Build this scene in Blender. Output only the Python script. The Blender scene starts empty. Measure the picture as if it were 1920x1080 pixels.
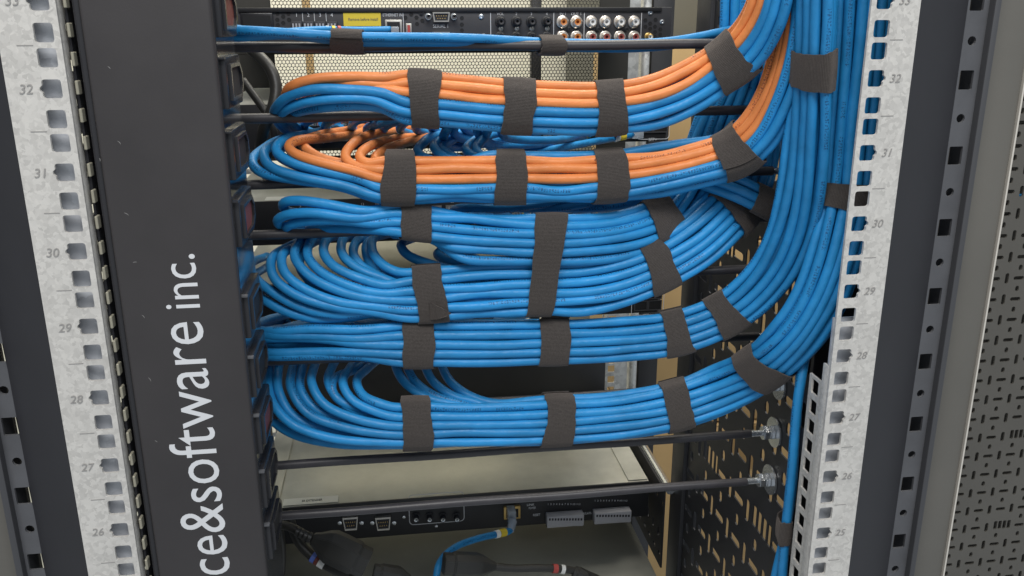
import bpy, bmesh, math, random
import numpy as np
from mathutils import Vector, Matrix
from mathutils.geometry import tessellate_polygon

random.seed(7)
rng = np.random.default_rng(11)
scene = bpy.context.scene
COL = scene.collection

# ------------------------------------------------------------------ camera
F_PX = 1632.826                     # focal length for the 1920 px wide photograph
CAM = np.array([-.0552343, -.499864, .2106979])
YAW, PITCH, ROLL = .134878949, .296191955, .00348342927


def cam_axes():
    cy, sy, cp, sp = math.cos(YAW), math.sin(YAW), math.cos(PITCH), math.sin(PITCH)
    f = np.array([sy * cp, cy * cp, -sp])
    r = np.array([cy, -sy, 0.])
    d = np.cross(f, r)
    cr, sr = math.cos(ROLL), math.sin(ROLL)
    return cr * r + sr * d, -sr * r + cr * d, f


RIGHT, DOWN, FWD = cam_axes()
cam_data = bpy.data.cameras.new('camera')
cam_data.sensor_width = 36
cam_data.lens = F_PX / 1920 * 36
cam_data.clip_start = .01
cam_data.clip_end = 50
cam = bpy.data.objects.new('camera', cam_data)
COL.objects.link(cam)
M = Matrix([[RIGHT[i], -DOWN[i], -FWD[i], CAM[i]] for i in range(3)] + [[0, 0, 0, 1]])
cam.matrix_world = M
scene.camera = cam

# ------------------------------------------------------------------ light
world = bpy.data.worlds.new('World')
scene.world = world
world.use_nodes = True
world.node_tree.nodes['Background'].inputs[0].default_value = (.86, .93, 1, 1)
world.node_tree.nodes['Background'].inputs[1].default_value = .56


def area(name, loc, target, size, size_y, power, color):
    ld = bpy.data.lights.new(name, 'AREA')
    ld.shape = 'RECTANGLE'
    ld.size, ld.size_y, ld.energy, ld.color = size, size_y, power, color
    o = bpy.data.objects.new(name, ld)
    COL.objects.link(o)
    o.location = loc
    o.rotation_euler = (Vector(target) - Vector(loc)).to_track_quat('-Z', 'Y').to_euler()
    return o


area('unseen_overhead_lamp', (-.35, -1.15, 1.75), (0, .05, 0), 1.2, .6, 37, (1, .965, .92))
area('unseen_overhead_lamp', (.55, -1.5, 1.6), (0, .05, 0), .6, .6, 15, (.95, .98, 1))
area('unseen_overhead_lamp', (.3, 1.05, 1.6), (.3, 1.5, -.1), 1.6, .5, 30, (1, .95, .84))  # unseen lamp added behind the rack to light the wall and perforations
area('unseen_overhead_lamp', (.42, .48, 1.5), (.42, .80, -.2), .9, .35, 17, (1, .95, .86))  # unseen lamp added over the rear aisle to brighten boxes and device tops

scene.view_settings.view_transform = 'Standard'
scene.view_settings.look = 'None'
scene.view_settings.exposure = -.13
scene.view_settings.gamma = 1
scene.render.filter_size = 1.6
scene.cycles.max_bounces = 8


# ------------------------------------------------------------------ picture to place
def ray(px, py):
    return (px - 960) / F_PX * RIGHT + (py - 540) / F_PX * DOWN + FWD


def P(px, py, Y):                   # point seen at this pixel on the upright plane Y metres behind the rail faces
    d = ray(px, py)
    return CAM + d * (Y - CAM[1]) / d[1]


def PX(px, py, X):
    d = ray(px, py)
    return CAM + d * (X - CAM[0]) / d[0]


# ------------------------------------------------------------------ materials
def mat(name, color, rough=.5, metal=0, spec=.5, var=0, vscale=60, bump=0, bscale=300, coat=0, emit=None,
        sheen=0, trans=0, stretch=(1, 1, 1), alpha=1, bdist=.001, rvar=0):
    m = bpy.data.materials.new(name)
    m.use_nodes = True
    nt = m.node_tree
    b = nt.nodes['Principled BSDF']
    b.inputs['Base Color'].default_value = (*color, 1)
    b.inputs['Roughness'].default_value = rough
    b.inputs['Metallic'].default_value = metal
    b.inputs['Specular IOR Level'].default_value = spec
    b.inputs['Coat Weight'].default_value = coat
    b.inputs['Coat Roughness'].default_value = .15
    b.inputs['Sheen Weight'].default_value = sheen
    b.inputs['Transmission Weight'].default_value = trans
    b.inputs['Alpha'].default_value = alpha
    tc = mp = None
    if var or bump or rvar:
        tc = nt.nodes.new('ShaderNodeTexCoord')
        mp = nt.nodes.new('ShaderNodeMapping')
        mp.inputs['Scale'].default_value = stretch
        nt.links.new(tc.outputs['Object'], mp.inputs[0])
    if var:
        n = nt.nodes.new('ShaderNodeTexNoise')
        n.inputs['Scale'].default_value = vscale
        n.inputs['Detail'].default_value = 5
        n.inputs['Roughness'].default_value = .6
        nt.links.new(mp.outputs[0], n.inputs['Vector'])
        r = nt.nodes.new('ShaderNodeMapRange')
        r.inputs['From Min'].default_value = .3
        r.inputs['From Max'].default_value = .7
        r.inputs['To Min'].default_value = 1 - var
        r.inputs['To Max'].default_value = 1 + var
        nt.links.new(n.outputs['Fac'], r.inputs['Value'])
        mx = nt.nodes.new('ShaderNodeMix')
        mx.data_type = 'RGBA'
        mx.blend_type = 'MULTIPLY'
        mx.inputs['Factor'].default_value = 1
        mx.inputs['A'].default_value = (*color, 1)
        nt.links.new(r.outputs[0], mx.inputs['B'])
        nt.links.new(mx.outputs['Result'], b.inputs['Base Color'])
        if rvar:
            r2 = nt.nodes.new('ShaderNodeMapRange')
            r2.inputs['From Min'].default_value = .3
            r2.inputs['From Max'].default_value = .7
            r2.inputs['To Min'].default_value = max(.05, rough - rvar)
            r2.inputs['To Max'].default_value = rough + rvar
            nt.links.new(n.outputs['Fac'], r2.inputs['Value'])
            nt.links.new(r2.outputs[0], b.inputs['Roughness'])
    if bump:
        n2 = nt.nodes.new('ShaderNodeTexNoise')
        n2.inputs['Scale'].default_value = bscale
        n2.inputs['Detail'].default_value = 4
        nt.links.new(mp.outputs[0], n2.inputs['Vector'])
        bp = nt.nodes.new('ShaderNodeBump')
        bp.inputs['Strength'].default_value = bump
        bp.inputs['Distance'].default_value = bdist
        nt.links.new(n2.outputs['Fac'], bp.inputs['Height'])
        nt.links.new(bp.outputs[0], b.inputs['Normal'])
    return m


def spangle(name, dark, light, rough=.45, metal=.55, scale=170, stain=.12):
    """galvanised sheet: crystal flakes of slightly different grey, smears on top"""
    m = mat(name, light, rough, metal)
    nt = m.node_tree
    b = nt.nodes['Principled BSDF']
    tc = nt.nodes.new('ShaderNodeTexCoord')
    wn = nt.nodes.new('ShaderNodeTexNoise')
    wn.inputs['Scale'].default_value = 260
    wn.inputs['Detail'].default_value = 3
    nt.links.new(tc.outputs['Object'], wn.inputs['Vector'])
    mixv = nt.nodes.new('ShaderNodeMix')
    mixv.data_type = 'VECTOR'
    mixv.inputs['Factor'].default_value = .006
    nt.links.new(tc.outputs['Object'], mixv.inputs['A'])
    nt.links.new(wn.outputs['Color'], mixv.inputs['B'])
    v = nt.nodes.new('ShaderNodeTexVoronoi')
    v.inputs['Scale'].default_value = scale
    nt.links.new(mixv.outputs['Result'], v.inputs['Vector'])
    sep = nt.nodes.new('ShaderNodeSeparateColor')
    nt.links.new(v.outputs['Color'], sep.inputs[0])
    n = nt.nodes.new('ShaderNodeTexNoise')
    n.inputs['Scale'].default_value = 28
    n.inputs['Detail'].default_value = 8
    n.inputs['Roughness'].default_value = .7
    nt.links.new(tc.outputs['Object'], n.inputs['Vector'])
    ad = nt.nodes.new('ShaderNodeMath')
    ad.operation = 'MULTIPLY_ADD'
    ad.inputs[1].default_value = .55
    nt.links.new(sep.outputs[0], ad.inputs[0])
    nt.links.new(n.outputs['Fac'], ad.inputs[2])
    rp = nt.nodes.new('ShaderNodeValToRGB')
    rp.color_ramp.elements[0].position = .35
    rp.color_ramp.elements[0].color = (*dark, 1)
    rp.color_ramp.elements[1].position = 1.05 if False else 1
    rp.color_ramp.elements[1].color = (*light, 1)
    nt.links.new(ad.outputs[0], rp.inputs[0])
    nt.links.new(rp.outputs[0], b.inputs['Base Color'])
    mr = nt.nodes.new('ShaderNodeMapRange')
    mr.inputs['To Min'].default_value = rough - .1
    mr.inputs['To Max'].default_value = rough + .15
    nt.links.new(sep.outputs[1], mr.inputs['Value'])
    nt.links.new(mr.outputs[0], b.inputs['Roughness'])
    bp = nt.nodes.new('ShaderNodeBump')
    bp.inputs['Strength'].default_value = .12
    bp.inputs['Distance'].default_value = .0006
    nt.links.new(n.outputs['Fac'], bp.inputs['Height'])
    nt.links.new(bp.outputs[0], b.inputs['Normal'])
    return m


def jacket(name, color, ink):
    """cable jacket; UV.x is metres along the cable, UV.y once round it: a line of ink print runs along it"""
    m = mat(name, color, .45, 0, .34)
    nt = m.node_tree
    b = nt.nodes['Principled BSDF']

    def math_(op, a, bb=None, c=None):
        n = nt.nodes.new('ShaderNodeMath')
        n.operation = op
        for i, x in enumerate((a, bb, c)):
            if x is None:
                continue
            if isinstance(x, (int, float)):
                n.inputs[i].default_value = x
            else:
                nt.links.new(x, n.inputs[i])
        return n.outputs[0]
    uv = nt.nodes.new('ShaderNodeUVMap')
    sx = nt.nodes.new('ShaderNodeSeparateXYZ')
    nt.links.new(uv.outputs[0], sx.inputs[0])
    u, v = sx.outputs[0], sx.outputs[1]

    def wnoise(a, bb=None):
        w = nt.nodes.new('ShaderNodeTexWhiteNoise')
        if bb is None:
            w.noise_dimensions = '1D'
            nt.links.new(a, w.inputs['W'])
        else:
            w.noise_dimensions = '2D'
            cb = nt.nodes.new('ShaderNodeCombineXYZ')
            nt.links.new(a, cb.inputs[0])
            nt.links.new(bb, cb.inputs[1])
            nt.links.new(cb.outputs[0], w.inputs['Vector'])
        return w.outputs['Value']
    dot = math_('GREATER_THAN', wnoise(math_('FLOOR', math_('MULTIPLY', u, 1750)), math_('FLOOR', math_('MULTIPLY', v, 36))), .45)
    char = math_('LESS_THAN', math_('FRACT', math_('MULTIPLY', u, 520)), .72)
    word = math_('GREATER_THAN', wnoise(math_('FLOOR', math_('MULTIPLY', u, 92))), .22)
    line = math_('GREATER_THAN', wnoise(math_('FLOOR', math_('MULTIPLY', u, 7))), .30)
    lo = math_('GREATER_THAN', v, .44)
    hi = math_('LESS_THAN', v, .565)
    fac = dot
    for q in (char, word, line, lo, hi):
        fac = math_('MULTIPLY', fac, q)
    fac = math_('MULTIPLY', fac, .75)
    tc = nt.nodes.new('ShaderNodeTexCoord')
    n = nt.nodes.new('ShaderNodeTexNoise')
    n.inputs['Scale'].default_value = 45
    n.inputs['Detail'].default_value = 4
    nt.links.new(tc.outputs['Object'], n.inputs['Vector'])
    mr = nt.nodes.new('ShaderNodeMapRange')
    mr.inputs['From Min'].default_value = .3
    mr.inputs['From Max'].default_value = .7
    mr.inputs['To Min'].default_value = .86
    mr.inputs['To Max'].default_value = 1.12
    nt.links.new(n.outputs['Fac'], mr.inputs['Value'])
    mx = nt.nodes.new('ShaderNodeMix')
    mx.data_type = 'RGBA'
    mx.blend_type = 'MULTIPLY'
    mx.inputs['Factor'].default_value = 1
    mx.inputs['A'].default_value = (*color, 1)
    oi = nt.nodes.new('ShaderNodeObjectInfo')
    orr = nt.nodes.new('ShaderNodeMapRange')
    orr.inputs['To Min'].default_value = .86
    orr.inputs['To Max'].default_value = 1.10
    nt.links.new(oi.outputs['Random'], orr.inputs['Value'])
    nt.links.new(math_('MULTIPLY', mr.outputs[0], orr.outputs[0]), mx.inputs['B'])
    dn = nt.nodes.new('ShaderNodeTexNoise')
    dn.inputs['Scale'].default_value = 320
    dn.inputs['Detail'].default_value = 6
    dn.inputs['Roughness'].default_value = .75
    nt.links.new(tc.outputs['Object'], dn.inputs['Vector'])
    dr = nt.nodes.new('ShaderNodeMapRange')
    dr.inputs['From Min'].default_value = .35
    dr.inputs['From Max'].default_value = .7
    dr.inputs['To Min'].default_value = .33
    dr.inputs['To Max'].default_value = .62
    nt.links.new(dn.outputs['Fac'], dr.inputs['Value'])
    nt.links.new(dr.outputs[0], b.inputs['Roughness'])
    mx2 = nt.nodes.new('ShaderNodeMix')
    mx2.data_type = 'RGBA'
    nt.links.new(fac, mx2.inputs['Factor'])
    nt.links.new(mx.outputs['Result'], mx2.inputs['A'])
    mx2.inputs['B'].default_value = (*ink, 1)
    nt.links.new(mx2.outputs['Result'], b.inputs['Base Color'])
    # jacket dimples along the length
    cb = nt.nodes.new('ShaderNodeCombineXYZ')
    nt.links.new(math_('MULTIPLY', u, 90), cb.inputs[0])
    nt.links.new(math_('MULTIPLY', v, 3), cb.inputs[1])
    nb = nt.nodes.new('ShaderNodeTexNoise')
    nb.inputs['Scale'].default_value = 1
    nb.inputs['Detail'].default_value = 3
    nt.links.new(cb.outputs[0], nb.inputs['Vector'])
    bp = nt.nodes.new('ShaderNodeBump')
    bp.inputs['Strength'].default_value = .5
    bp.inputs['Distance'].default_value = .0016
    nt.links.new(nb.outputs['Fac'], bp.inputs['Height'])
    nt.links.new(bp.outputs[0], b.inputs['Normal'])
    return m


def felt(name, color):
    """hook and loop tape: fuzzy with fine woven ribs along UV.y"""
    m = mat(name, color, .95, 0, .15, sheen=.35)
    nt = m.node_tree
    b = nt.nodes['Principled BSDF']
    b.inputs['Sheen Roughness'].default_value = .6
    b.inputs['Sheen Tint'].default_value = (.55, .47, .42, 1)
    uv = nt.nodes.new('ShaderNodeUVMap')
    wv = nt.nodes.new('ShaderNodeTexWave')
    wv.inputs['Scale'].default_value = 330
    wv.inputs['Distortion'].default_value = 1.2
    wv.inputs['Detail'].default_value = 2
    wv.bands_direction = 'Y'
    nt.links.new(uv.outputs[0], wv.inputs['Vector'])
    n = nt.nodes.new('ShaderNodeTexNoise')
    n.inputs['Scale'].default_value = 900
    n.inputs['Detail'].default_value = 5
    n.inputs['Roughness'].default_value = .8
    tc = nt.nodes.new('ShaderNodeTexCoord')
    nt.links.new(tc.outputs['Object'], n.inputs['Vector'])
    ad = nt.nodes.new('ShaderNodeMath')
    ad.operation = 'MULTIPLY_ADD'
    ad.inputs[1].default_value = .35
    nt.links.new(wv.outputs['Fac'], ad.inputs[0])
    nt.links.new(n.outputs['Fac'], ad.inputs[2])
    mr = nt.nodes.new('ShaderNodeMapRange')
    mr.inputs['From Min'].default_value = .3
    mr.inputs['From Max'].default_value = 1
    mr.inputs['To Min'].default_value = .40
    mr.inputs['To Max'].default_value = 2.0
    nt.links.new(ad.outputs[0], mr.inputs['Value'])
    mx = nt.nodes.new('ShaderNodeMix')
    mx.data_type = 'RGBA'
    mx.blend_type = 'MULTIPLY'
    mx.inputs['Factor'].default_value = 1
    mx.inputs['A'].default_value = (*color, 1)
    nt.links.new(mr.outputs[0], mx.inputs['B'])
    nt.links.new(mx.outputs['Result'], b.inputs['Base Color'])
    bp = nt.nodes.new('ShaderNodeBump')
    bp.inputs['Strength'].default_value = .7
    bp.inputs['Distance'].default_value = .0007
    nt.links.new(ad.outputs[0], bp.inputs['Height'])
    nt.links.new(bp.outputs[0], b.inputs['Normal'])
    return m


MT = dict(
    blue=jacket('blue_jacket', (.017, .218, .50), (.006, .045, .13)),
    orange=jacket('orange_jacket', (.64, .21, .062), (.16, .05, .03)),
    strap=felt('hook_and_loop', (.037, .033, .031)),
    rail=spangle('galvanised_rail', (.44, .425, .40), (.60, .58, .545), .5, .2, 420),
    rail_far=spangle('galvanised_back', (.36, .36, .35), (.62, .62, .60), .42, .5),
    backing=spangle('galvanised_backing', (.42, .43, .46), (.55, .57, .61), .45, .2, 60),
    pdu=mat('satin_black_paint', (.038, .035, .036), .45, 0, .35, var=.10, vscale=11, bump=.12, bscale=900, bdist=.0003, rvar=.06),
    pdu_side=mat('gloss_black_plastic', (.022, .022, .025), .26, 0, .42, bump=.05, bscale=300),
    scuff=mat('scuffed_paint', (.17, .165, .16), .5),
    lit_edge=mat('tan_lit_edge', (.34, .32, .25), .45, .2),  # tan of the lit hole edges, put into the colour
    skin=mat('mirror_black_lacquer', (.018, .018, .020), .10, 0, .8, coat=.8),
    print_white=mat('white_print', (.60, .61, .63), .5),
    rod=mat('black_sleeve', (.036, .034, .038), .42, 0, .45, var=.15, vscale=60, bump=.1, bscale=400),
    zinc=mat('zinc_plated_steel', (.66, .68, .70), .24, .9, bump=.15, bscale=500),
    panel=mat('black_powder_coat', (.022, .022, .025), .5, 0, .4, var=.1, vscale=80, bump=.3, bscale=1500, bdist=.0003),
    black=mat('black_enamel', (.022, .022, .024), .45, 0, .45, var=.1, vscale=50, bump=.1, bscale=1200, bdist=.0002),
    filler=mat('dull_black_plastic', (.026, .026, .030), .6, 0, .3, var=.08, vscale=15),
    post=mat('blue_grey_paint', (.088, .090, .098), .5, 0, .35, var=.14, vscale=30, bump=.1, bscale=600, bdist=.0003),
    post_dark=mat('dark_grey_rubber', (.05, .051, .056), .6),
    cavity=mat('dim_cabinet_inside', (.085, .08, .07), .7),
    dark=mat('dark_recess', (.008, .008, .009), .7),
    beige=mat('grey_beige_paint', (.118, .112, .099), .5, 0, .4, var=.08, vscale=7, bump=.08, bscale=900, bdist=.0003),
    beige_edge=mat('bare_sheet_edge', (.62, .58, .52), .4, .2),
    beige_plate=mat('grey_beige_plate', (.108, .101, .088), .5, 0, .4, var=.08, vscale=9),
    device=mat('black_device_face', (.020, .020, .022), .48, 0, .4, var=.1, vscale=60),
    device2=mat('charcoal_device_face', (.045, .045, .050), .5, 0, .4, var=.08, vscale=60),
    top=mat('grey_sheet_top', (.58, .57, .49), .36, .25, .5, var=.13, vscale=26, bump=.05, bscale=200, bdist=.0005, rvar=.08),
    top_dark=mat('dark_grey_sheet_top', (.33, .33, .29), .42, .2, .5, var=.1, vscale=9),
    port_metal=mat('port_shell', (.50, .48, .44), .35, .7),
    gold=mat('gold_contacts', (.55, .38, .14), .35, .8),
    clear=mat('clear_plug_plastic', (.62, .68, .74), .15, 0, .5, trans=.55),
    yellow=mat('yellow_label', (.70, .53, .04), .55),
    white=mat('white_plastic', (.75, .75, .72), .5),
    red=mat('red_plastic', (.42, .06, .05), .5),
    blue_band=mat('blue_violet_band', (.10, .16, .50), .5),
    brown_band=mat('brown_band', (.16, .04, .03), .5),
    grey_block=mat('grey_terminal_plastic', (.38, .38, .40), .5),
    slot=mat('terminal_hole', (.03, .03, .035), .6),
    label=mat('cream_label', (.84, .83, .74), .5),
    ink=mat('grey_ink', (.12, .12, .11), .6),
    rail_ink=mat('rail_ink', (.27, .26, .25), .6),
    copper=mat('orange_jack_insert', (.62, .22, .05), .45),
    jack_shell=mat('nickel_jack_shell', (.75, .68, .60), .28, .8),
    jack_white=mat('white_jack_insert', (.75, .74, .72), .4),
    jack_red=mat('red_jack_insert', (.36, .09, .07), .4),
    cord=mat('black_cord', (.026, .025, .022), .45, bump=.15, bscale=300),
    plug_black=mat('black_plug_rubber', (.028, .028, .026), .42, 0, .45, bump=.1, bscale=500),
    card=mat('brown_cardboard', (.42, .285, .135), .85, 0, .2, var=.10, vscale=6, bump=.1, bscale=120),
    tape=mat('packing_tape', (.30, .19, .08), .3),
    wall=mat('cream_wall_paint', (.74, .70, .56), .8, 0, .2, var=.04, vscale=3),
    olive=mat('dark_olive_cabinet', (.085, .083, .065), .5),
    mesh_black=mat('perforated_black_sheet', (.035, .033, .028), .5, 0, .4),
)


# ------------------------------------------------------------------ object helpers
def link(o, parent=None):
    COL.objects.link(o)
    if parent is not None:
        o.parent = parent
        o.matrix_parent_inverse = Matrix.Translation(-Vector(parent.location))
    return o


def tag(o, label, cat, group=None):
    o['label'] = label
    o['category'] = cat
    if group:
        o['group'] = group
    return o


def thing(name, loc, label, cat, group=None):
    o = bpy.data.objects.new(name, None)
    o.empty_display_size = .01
    COL.objects.link(o)
    o.location = Vector(loc)
    return tag(o, label, cat, group)


def obj(name, me, material, parent=None):
    if material is not None and not me.materials:
        me.materials.append(material)
    return link(bpy.data.objects.new(name, me), parent)


def smooth(me, angle=None):
    me.polygons.foreach_set('use_smooth', [True] * len(me.polygons))
    if angle:
        me.set_sharp_from_angle(angle=angle)
    return me


def mesh(name, v, f):
    me = bpy.data.meshes.new(name)
    me.from_pydata([tuple(x) for x in v], [], f)
    me.update()
    return me


def bm_mesh(bm, name='m', sm=None):
    bmesh.ops.recalc_face_normals(bm, faces=bm.faces)
    me = bpy.data.meshes.new(name)
    bm.to_mesh(me)
    bm.free()
    if sm:
        smooth(me, sm)
    return me


def bx(bm, x0, x1, y0, y1, z0, z1, bev=0, seg=2):
    r = bmesh.ops.create_cube(bm, size=1, matrix=Matrix.Translation(((x0 + x1) / 2, (y0 + y1) / 2, (z0 + z1) / 2)) @
                              Matrix.Diagonal((abs(x1 - x0), abs(y1 - y0), abs(z1 - z0), 1)))
    if bev:
        es = list({e for v in r['verts'] for e in v.link_edges})
        bmesh.ops.bevel(bm, geom=es, offset=bev, segments=seg, affect='EDGES', profile=.5)


def box(name, x0, x1, y0, y1, z0, z1, material, parent=None, bev=0, seg=2):
    bm = bmesh.new()
    bx(bm, x0, x1, y0, y1, z0, z1, bev, seg)
    return obj(name, bm_mesh(bm, name, .6 if bev else None), material, parent)


def cyl(bm, p0, p1, r0, r1=None, n=20, caps=True):
    p0, p1 = Vector(p0), Vector(p1)
    d = p1 - p0
    q = d.to_track_quat('Z', 'Y').to_matrix().to_4x4()
    bmesh.ops.create_cone(bm, cap_ends=caps, segments=n, radius1=r0, radius2=r0 if r1 is None else r1, depth=d.length,
                          matrix=Matrix.Translation((p0 + p1) / 2) @ q)


def cylinder(name, p0, p1, r, material, parent=None, r1=None, n=20):
    bm = bmesh.new()
    cyl(bm, p0, p1, r, r1, n)
    return obj(name, bm_mesh(bm, name, .6), material, parent)


def ring_disc(name, c, axis, prof, material, parent=None, n=24):
    """turned part: prof = [(radius, distance along axis)], closed profile"""
    a = Vector(axis).normalized()
    q = a.to_track_quat('Z', 'Y').to_matrix()
    v, f = [], []
    k = len(prof)
    for i in range(n):
        t = 2 * math.pi * i / n
        for r, h in prof:
            v.append(Vector(c) + q @ Vector((r * math.cos(t), r * math.sin(t), h)))
    for i in range(n):
        for j in range(k - 1):
            f.append((i * k + j, ((i + 1) % n) * k + j, ((i + 1) % n) * k + j + 1, i * k + j + 1))
    me = mesh(name, v, f)
    return obj(name, smooth(me, .7), material, parent)


def rrect(cx, cy, w, h, r, n=3):
    out = []
    for sx, sy, a0 in ((1, 1, 0), (-1, 1, 90), (-1, -1, 180), (1, -1, 270)):
        for i in range(n + 1):
            a = math.radians(a0 + 90 * i / n)
            out.append((cx + sx * (w / 2 - r) + r * math.cos(a), cy + sy * (h / 2 - r) + r * math.sin(a)))
    return out


def circle(cx, cy, r, n=10, ph=0):
    return [(cx + r * math.cos(2 * math.pi * i / n + ph), cy + r * math.sin(2 * math.pi * i / n + ph)) for i in range(n)]


def rect(u0, u1, v0, v1):
    return [(u0, v0), (u1, v0), (u1, v1), (u0, v1)]


def plate(name, cells, t, O, U, V):
    """sheet with real holes; cells = [(outline, [hole outlines])]; front faces U x V"""
    O, U, V = Vector(O), Vector(U).normalized(), Vector(V).normalized()
    W = U.cross(V)
    vs, fs = [], []

    def pt(q, d):
        return O + U * q[0] + V * q[1] - W * d
    cache = {}
    for outer, holes in cells:
        ox, oy = outer[0]
        key = (tuple((round(a - ox, 6), round(b - oy, 6)) for a, b in outer),
               tuple(tuple((round(a - ox, 6), round(b - oy, 6)) for a, b in h) for h in holes))
        loops = [outer] + holes
        if key not in cache:
            tri = tessellate_polygon([[Vector((a, b, 0)) for a, b in lp] for lp in loops])
            flat = [q for lp in loops for q in lp]
            good = []
            for a, b, c in tri:
                A, B, C = flat[a], flat[b], flat[c]
                s = (B[0] - A[0]) * (C[1] - A[1]) - (B[1] - A[1]) * (C[0] - A[0])
                if abs(s) > 1e-14:
                    good.append((a, b, c) if s > 0 else (a, c, b))
            cache[key] = good
        flat = [q for lp in loops for q in lp]
        n = len(flat)
        base = len(vs)
        vs += [pt(q, 0) for q in flat] + [pt(q, t) for q in flat]
        for a, b, c in cache[key]:
            fs.append((base + a, base + b, base + c))
            fs.append((base + n + a, base + n + c, base + n + b))
        k = len(outer)
        for h in holes:
            m = len(h)
            for i in range(m):
                a, b = base + k + i, base + k + (i + 1) % m
                fs.append((a, b, b + n, a + n))
            k += m
        m = len(outer)
        for i in range(m):
            a, b = base + i, base + (i + 1) % m
            fs.append((a, a + n, b + n, b))
    return mesh(name, vs, fs)


def text_mesh(s, size, width=None, spacing=1, thin=0):
    cu = bpy.data.curves.new('lettering', 'FONT')
    cu.body = s
    cu.size = size
    cu.space_character = spacing
    cu.extrude = .00012
    cu.resolution_u = 4
    cu.offset = -thin
    o = bpy.data.objects.new('lettering', cu)
    COL.objects.link(o)
    dg = bpy.context.evaluated_depsgraph_get()
    me = bpy.data.meshes.new_from_object(o.evaluated_get(dg))
    bpy.data.objects.remove(o)
    co = np.empty(len(me.vertices) * 3)
    me.vertices.foreach_get('co', co)
    co = co.reshape(-1, 3)
    lo, hi = co.min(0), co.max(0)
    if width:
        co[:, 0] = (co[:, 0] - lo[0]) * width / (hi[0] - lo[0])
        me.vertices.foreach_set('co', co.ravel())
        hi[0] = width
        lo[0] = 0
    me.materials.clear()
    return me, lo, hi


TXT = {}


def text(name, s, size, center, material, parent, width=None, slant=0):
    """flat print facing the open front of the rack, centred"""
    key = (s, size, width, slant)
    if key not in TXT:
        me, lo, hi = text_mesh(s, size, width)
        co = np.empty(len(me.vertices) * 3)
        me.vertices.foreach_get('co', co)
        co = co.reshape(-1, 3)
        c = (co.min(0) + co.max(0)) / 2
        co -= c
        co[:, 0] += slant * co[:, 1]
        out = np.stack([co[:, 0], -co[:, 2], co[:, 1]], 1)
        me.vertices.foreach_set('co', out.ravel())
        me.update()
        me.materials.append(material)
        TXT[key] = me
    o = bpy.data.objects.new(name, TXT[key])
    o.location = Vector(center) - Vector(parent.location)
    COL.objects.link(o)
    o.parent = parent
    return o


# ------------------------------------------------------------------ setting behind and beside the rack
wall = box('wall', -1.6, 2.6, 1.75, 1.8, -2.2, 1.9, MT['wall'])
wall['kind'] = 'structure'
cab = thing('storage_cabinet', (.72, 1.3, -1.2), 'dark olive cabinet standing behind the cardboard boxes', 'cabinet')
box('body', .36, 1.3, 1.25, 1.6, -1.2, .9, MT['olive'], cab, .004)
box('door', .365, .83, 1.238, 1.2505, -1.15, .88, MT['olive'], cab, .003)
box('door', .836, 1.29, 1.238, 1.2505, -1.15, .88, MT['olive'], cab, .003)


def carton(x0, x1, y0, y1, z0, z1, label):
    t = thing('cardboard_box', ((x0 + x1) / 2, (y0 + y1) / 2, z0), label, 'box', 'cardboard boxes behind the rack')
    box('carton', x0, x1, y0, y1, z0, z1 - .003, MT['card'], t, .003)
    box('flap', x0 + .002, x1 - .002, y0 + .001, (y0 + y1) / 2 - .0015, z1 - .0028, z1, MT['card'], t)
    box('flap', x0 + .002, x1 - .002, (y0 + y1) / 2 + .0015, y1 - .001, z1 - .0028, z1, MT['card'], t)
    box('tape', (x0 + x1) / 2 - .03, (x0 + x1) / 2 + .03, y0 - .0008, y0 - .0001, z1 - .09, z1 - .004, MT['tape'], t)


carton(.335, .74, .86, 1.2, -.14, .175, 'brown cardboard box on top of the stack behind the perforated side panel')
carton(.34, .76, .85, 1.2, -.47, -.143, 'brown cardboard box in the middle of the stack behind the perforated side panel')
carton(.332, .75, .84, 1.2, -.90, -.473, 'brown cardboard box at the bottom of the stack behind the perforated side panel')

# ------------------------------------------------------------------ mounting rails
UH = .04445


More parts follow.
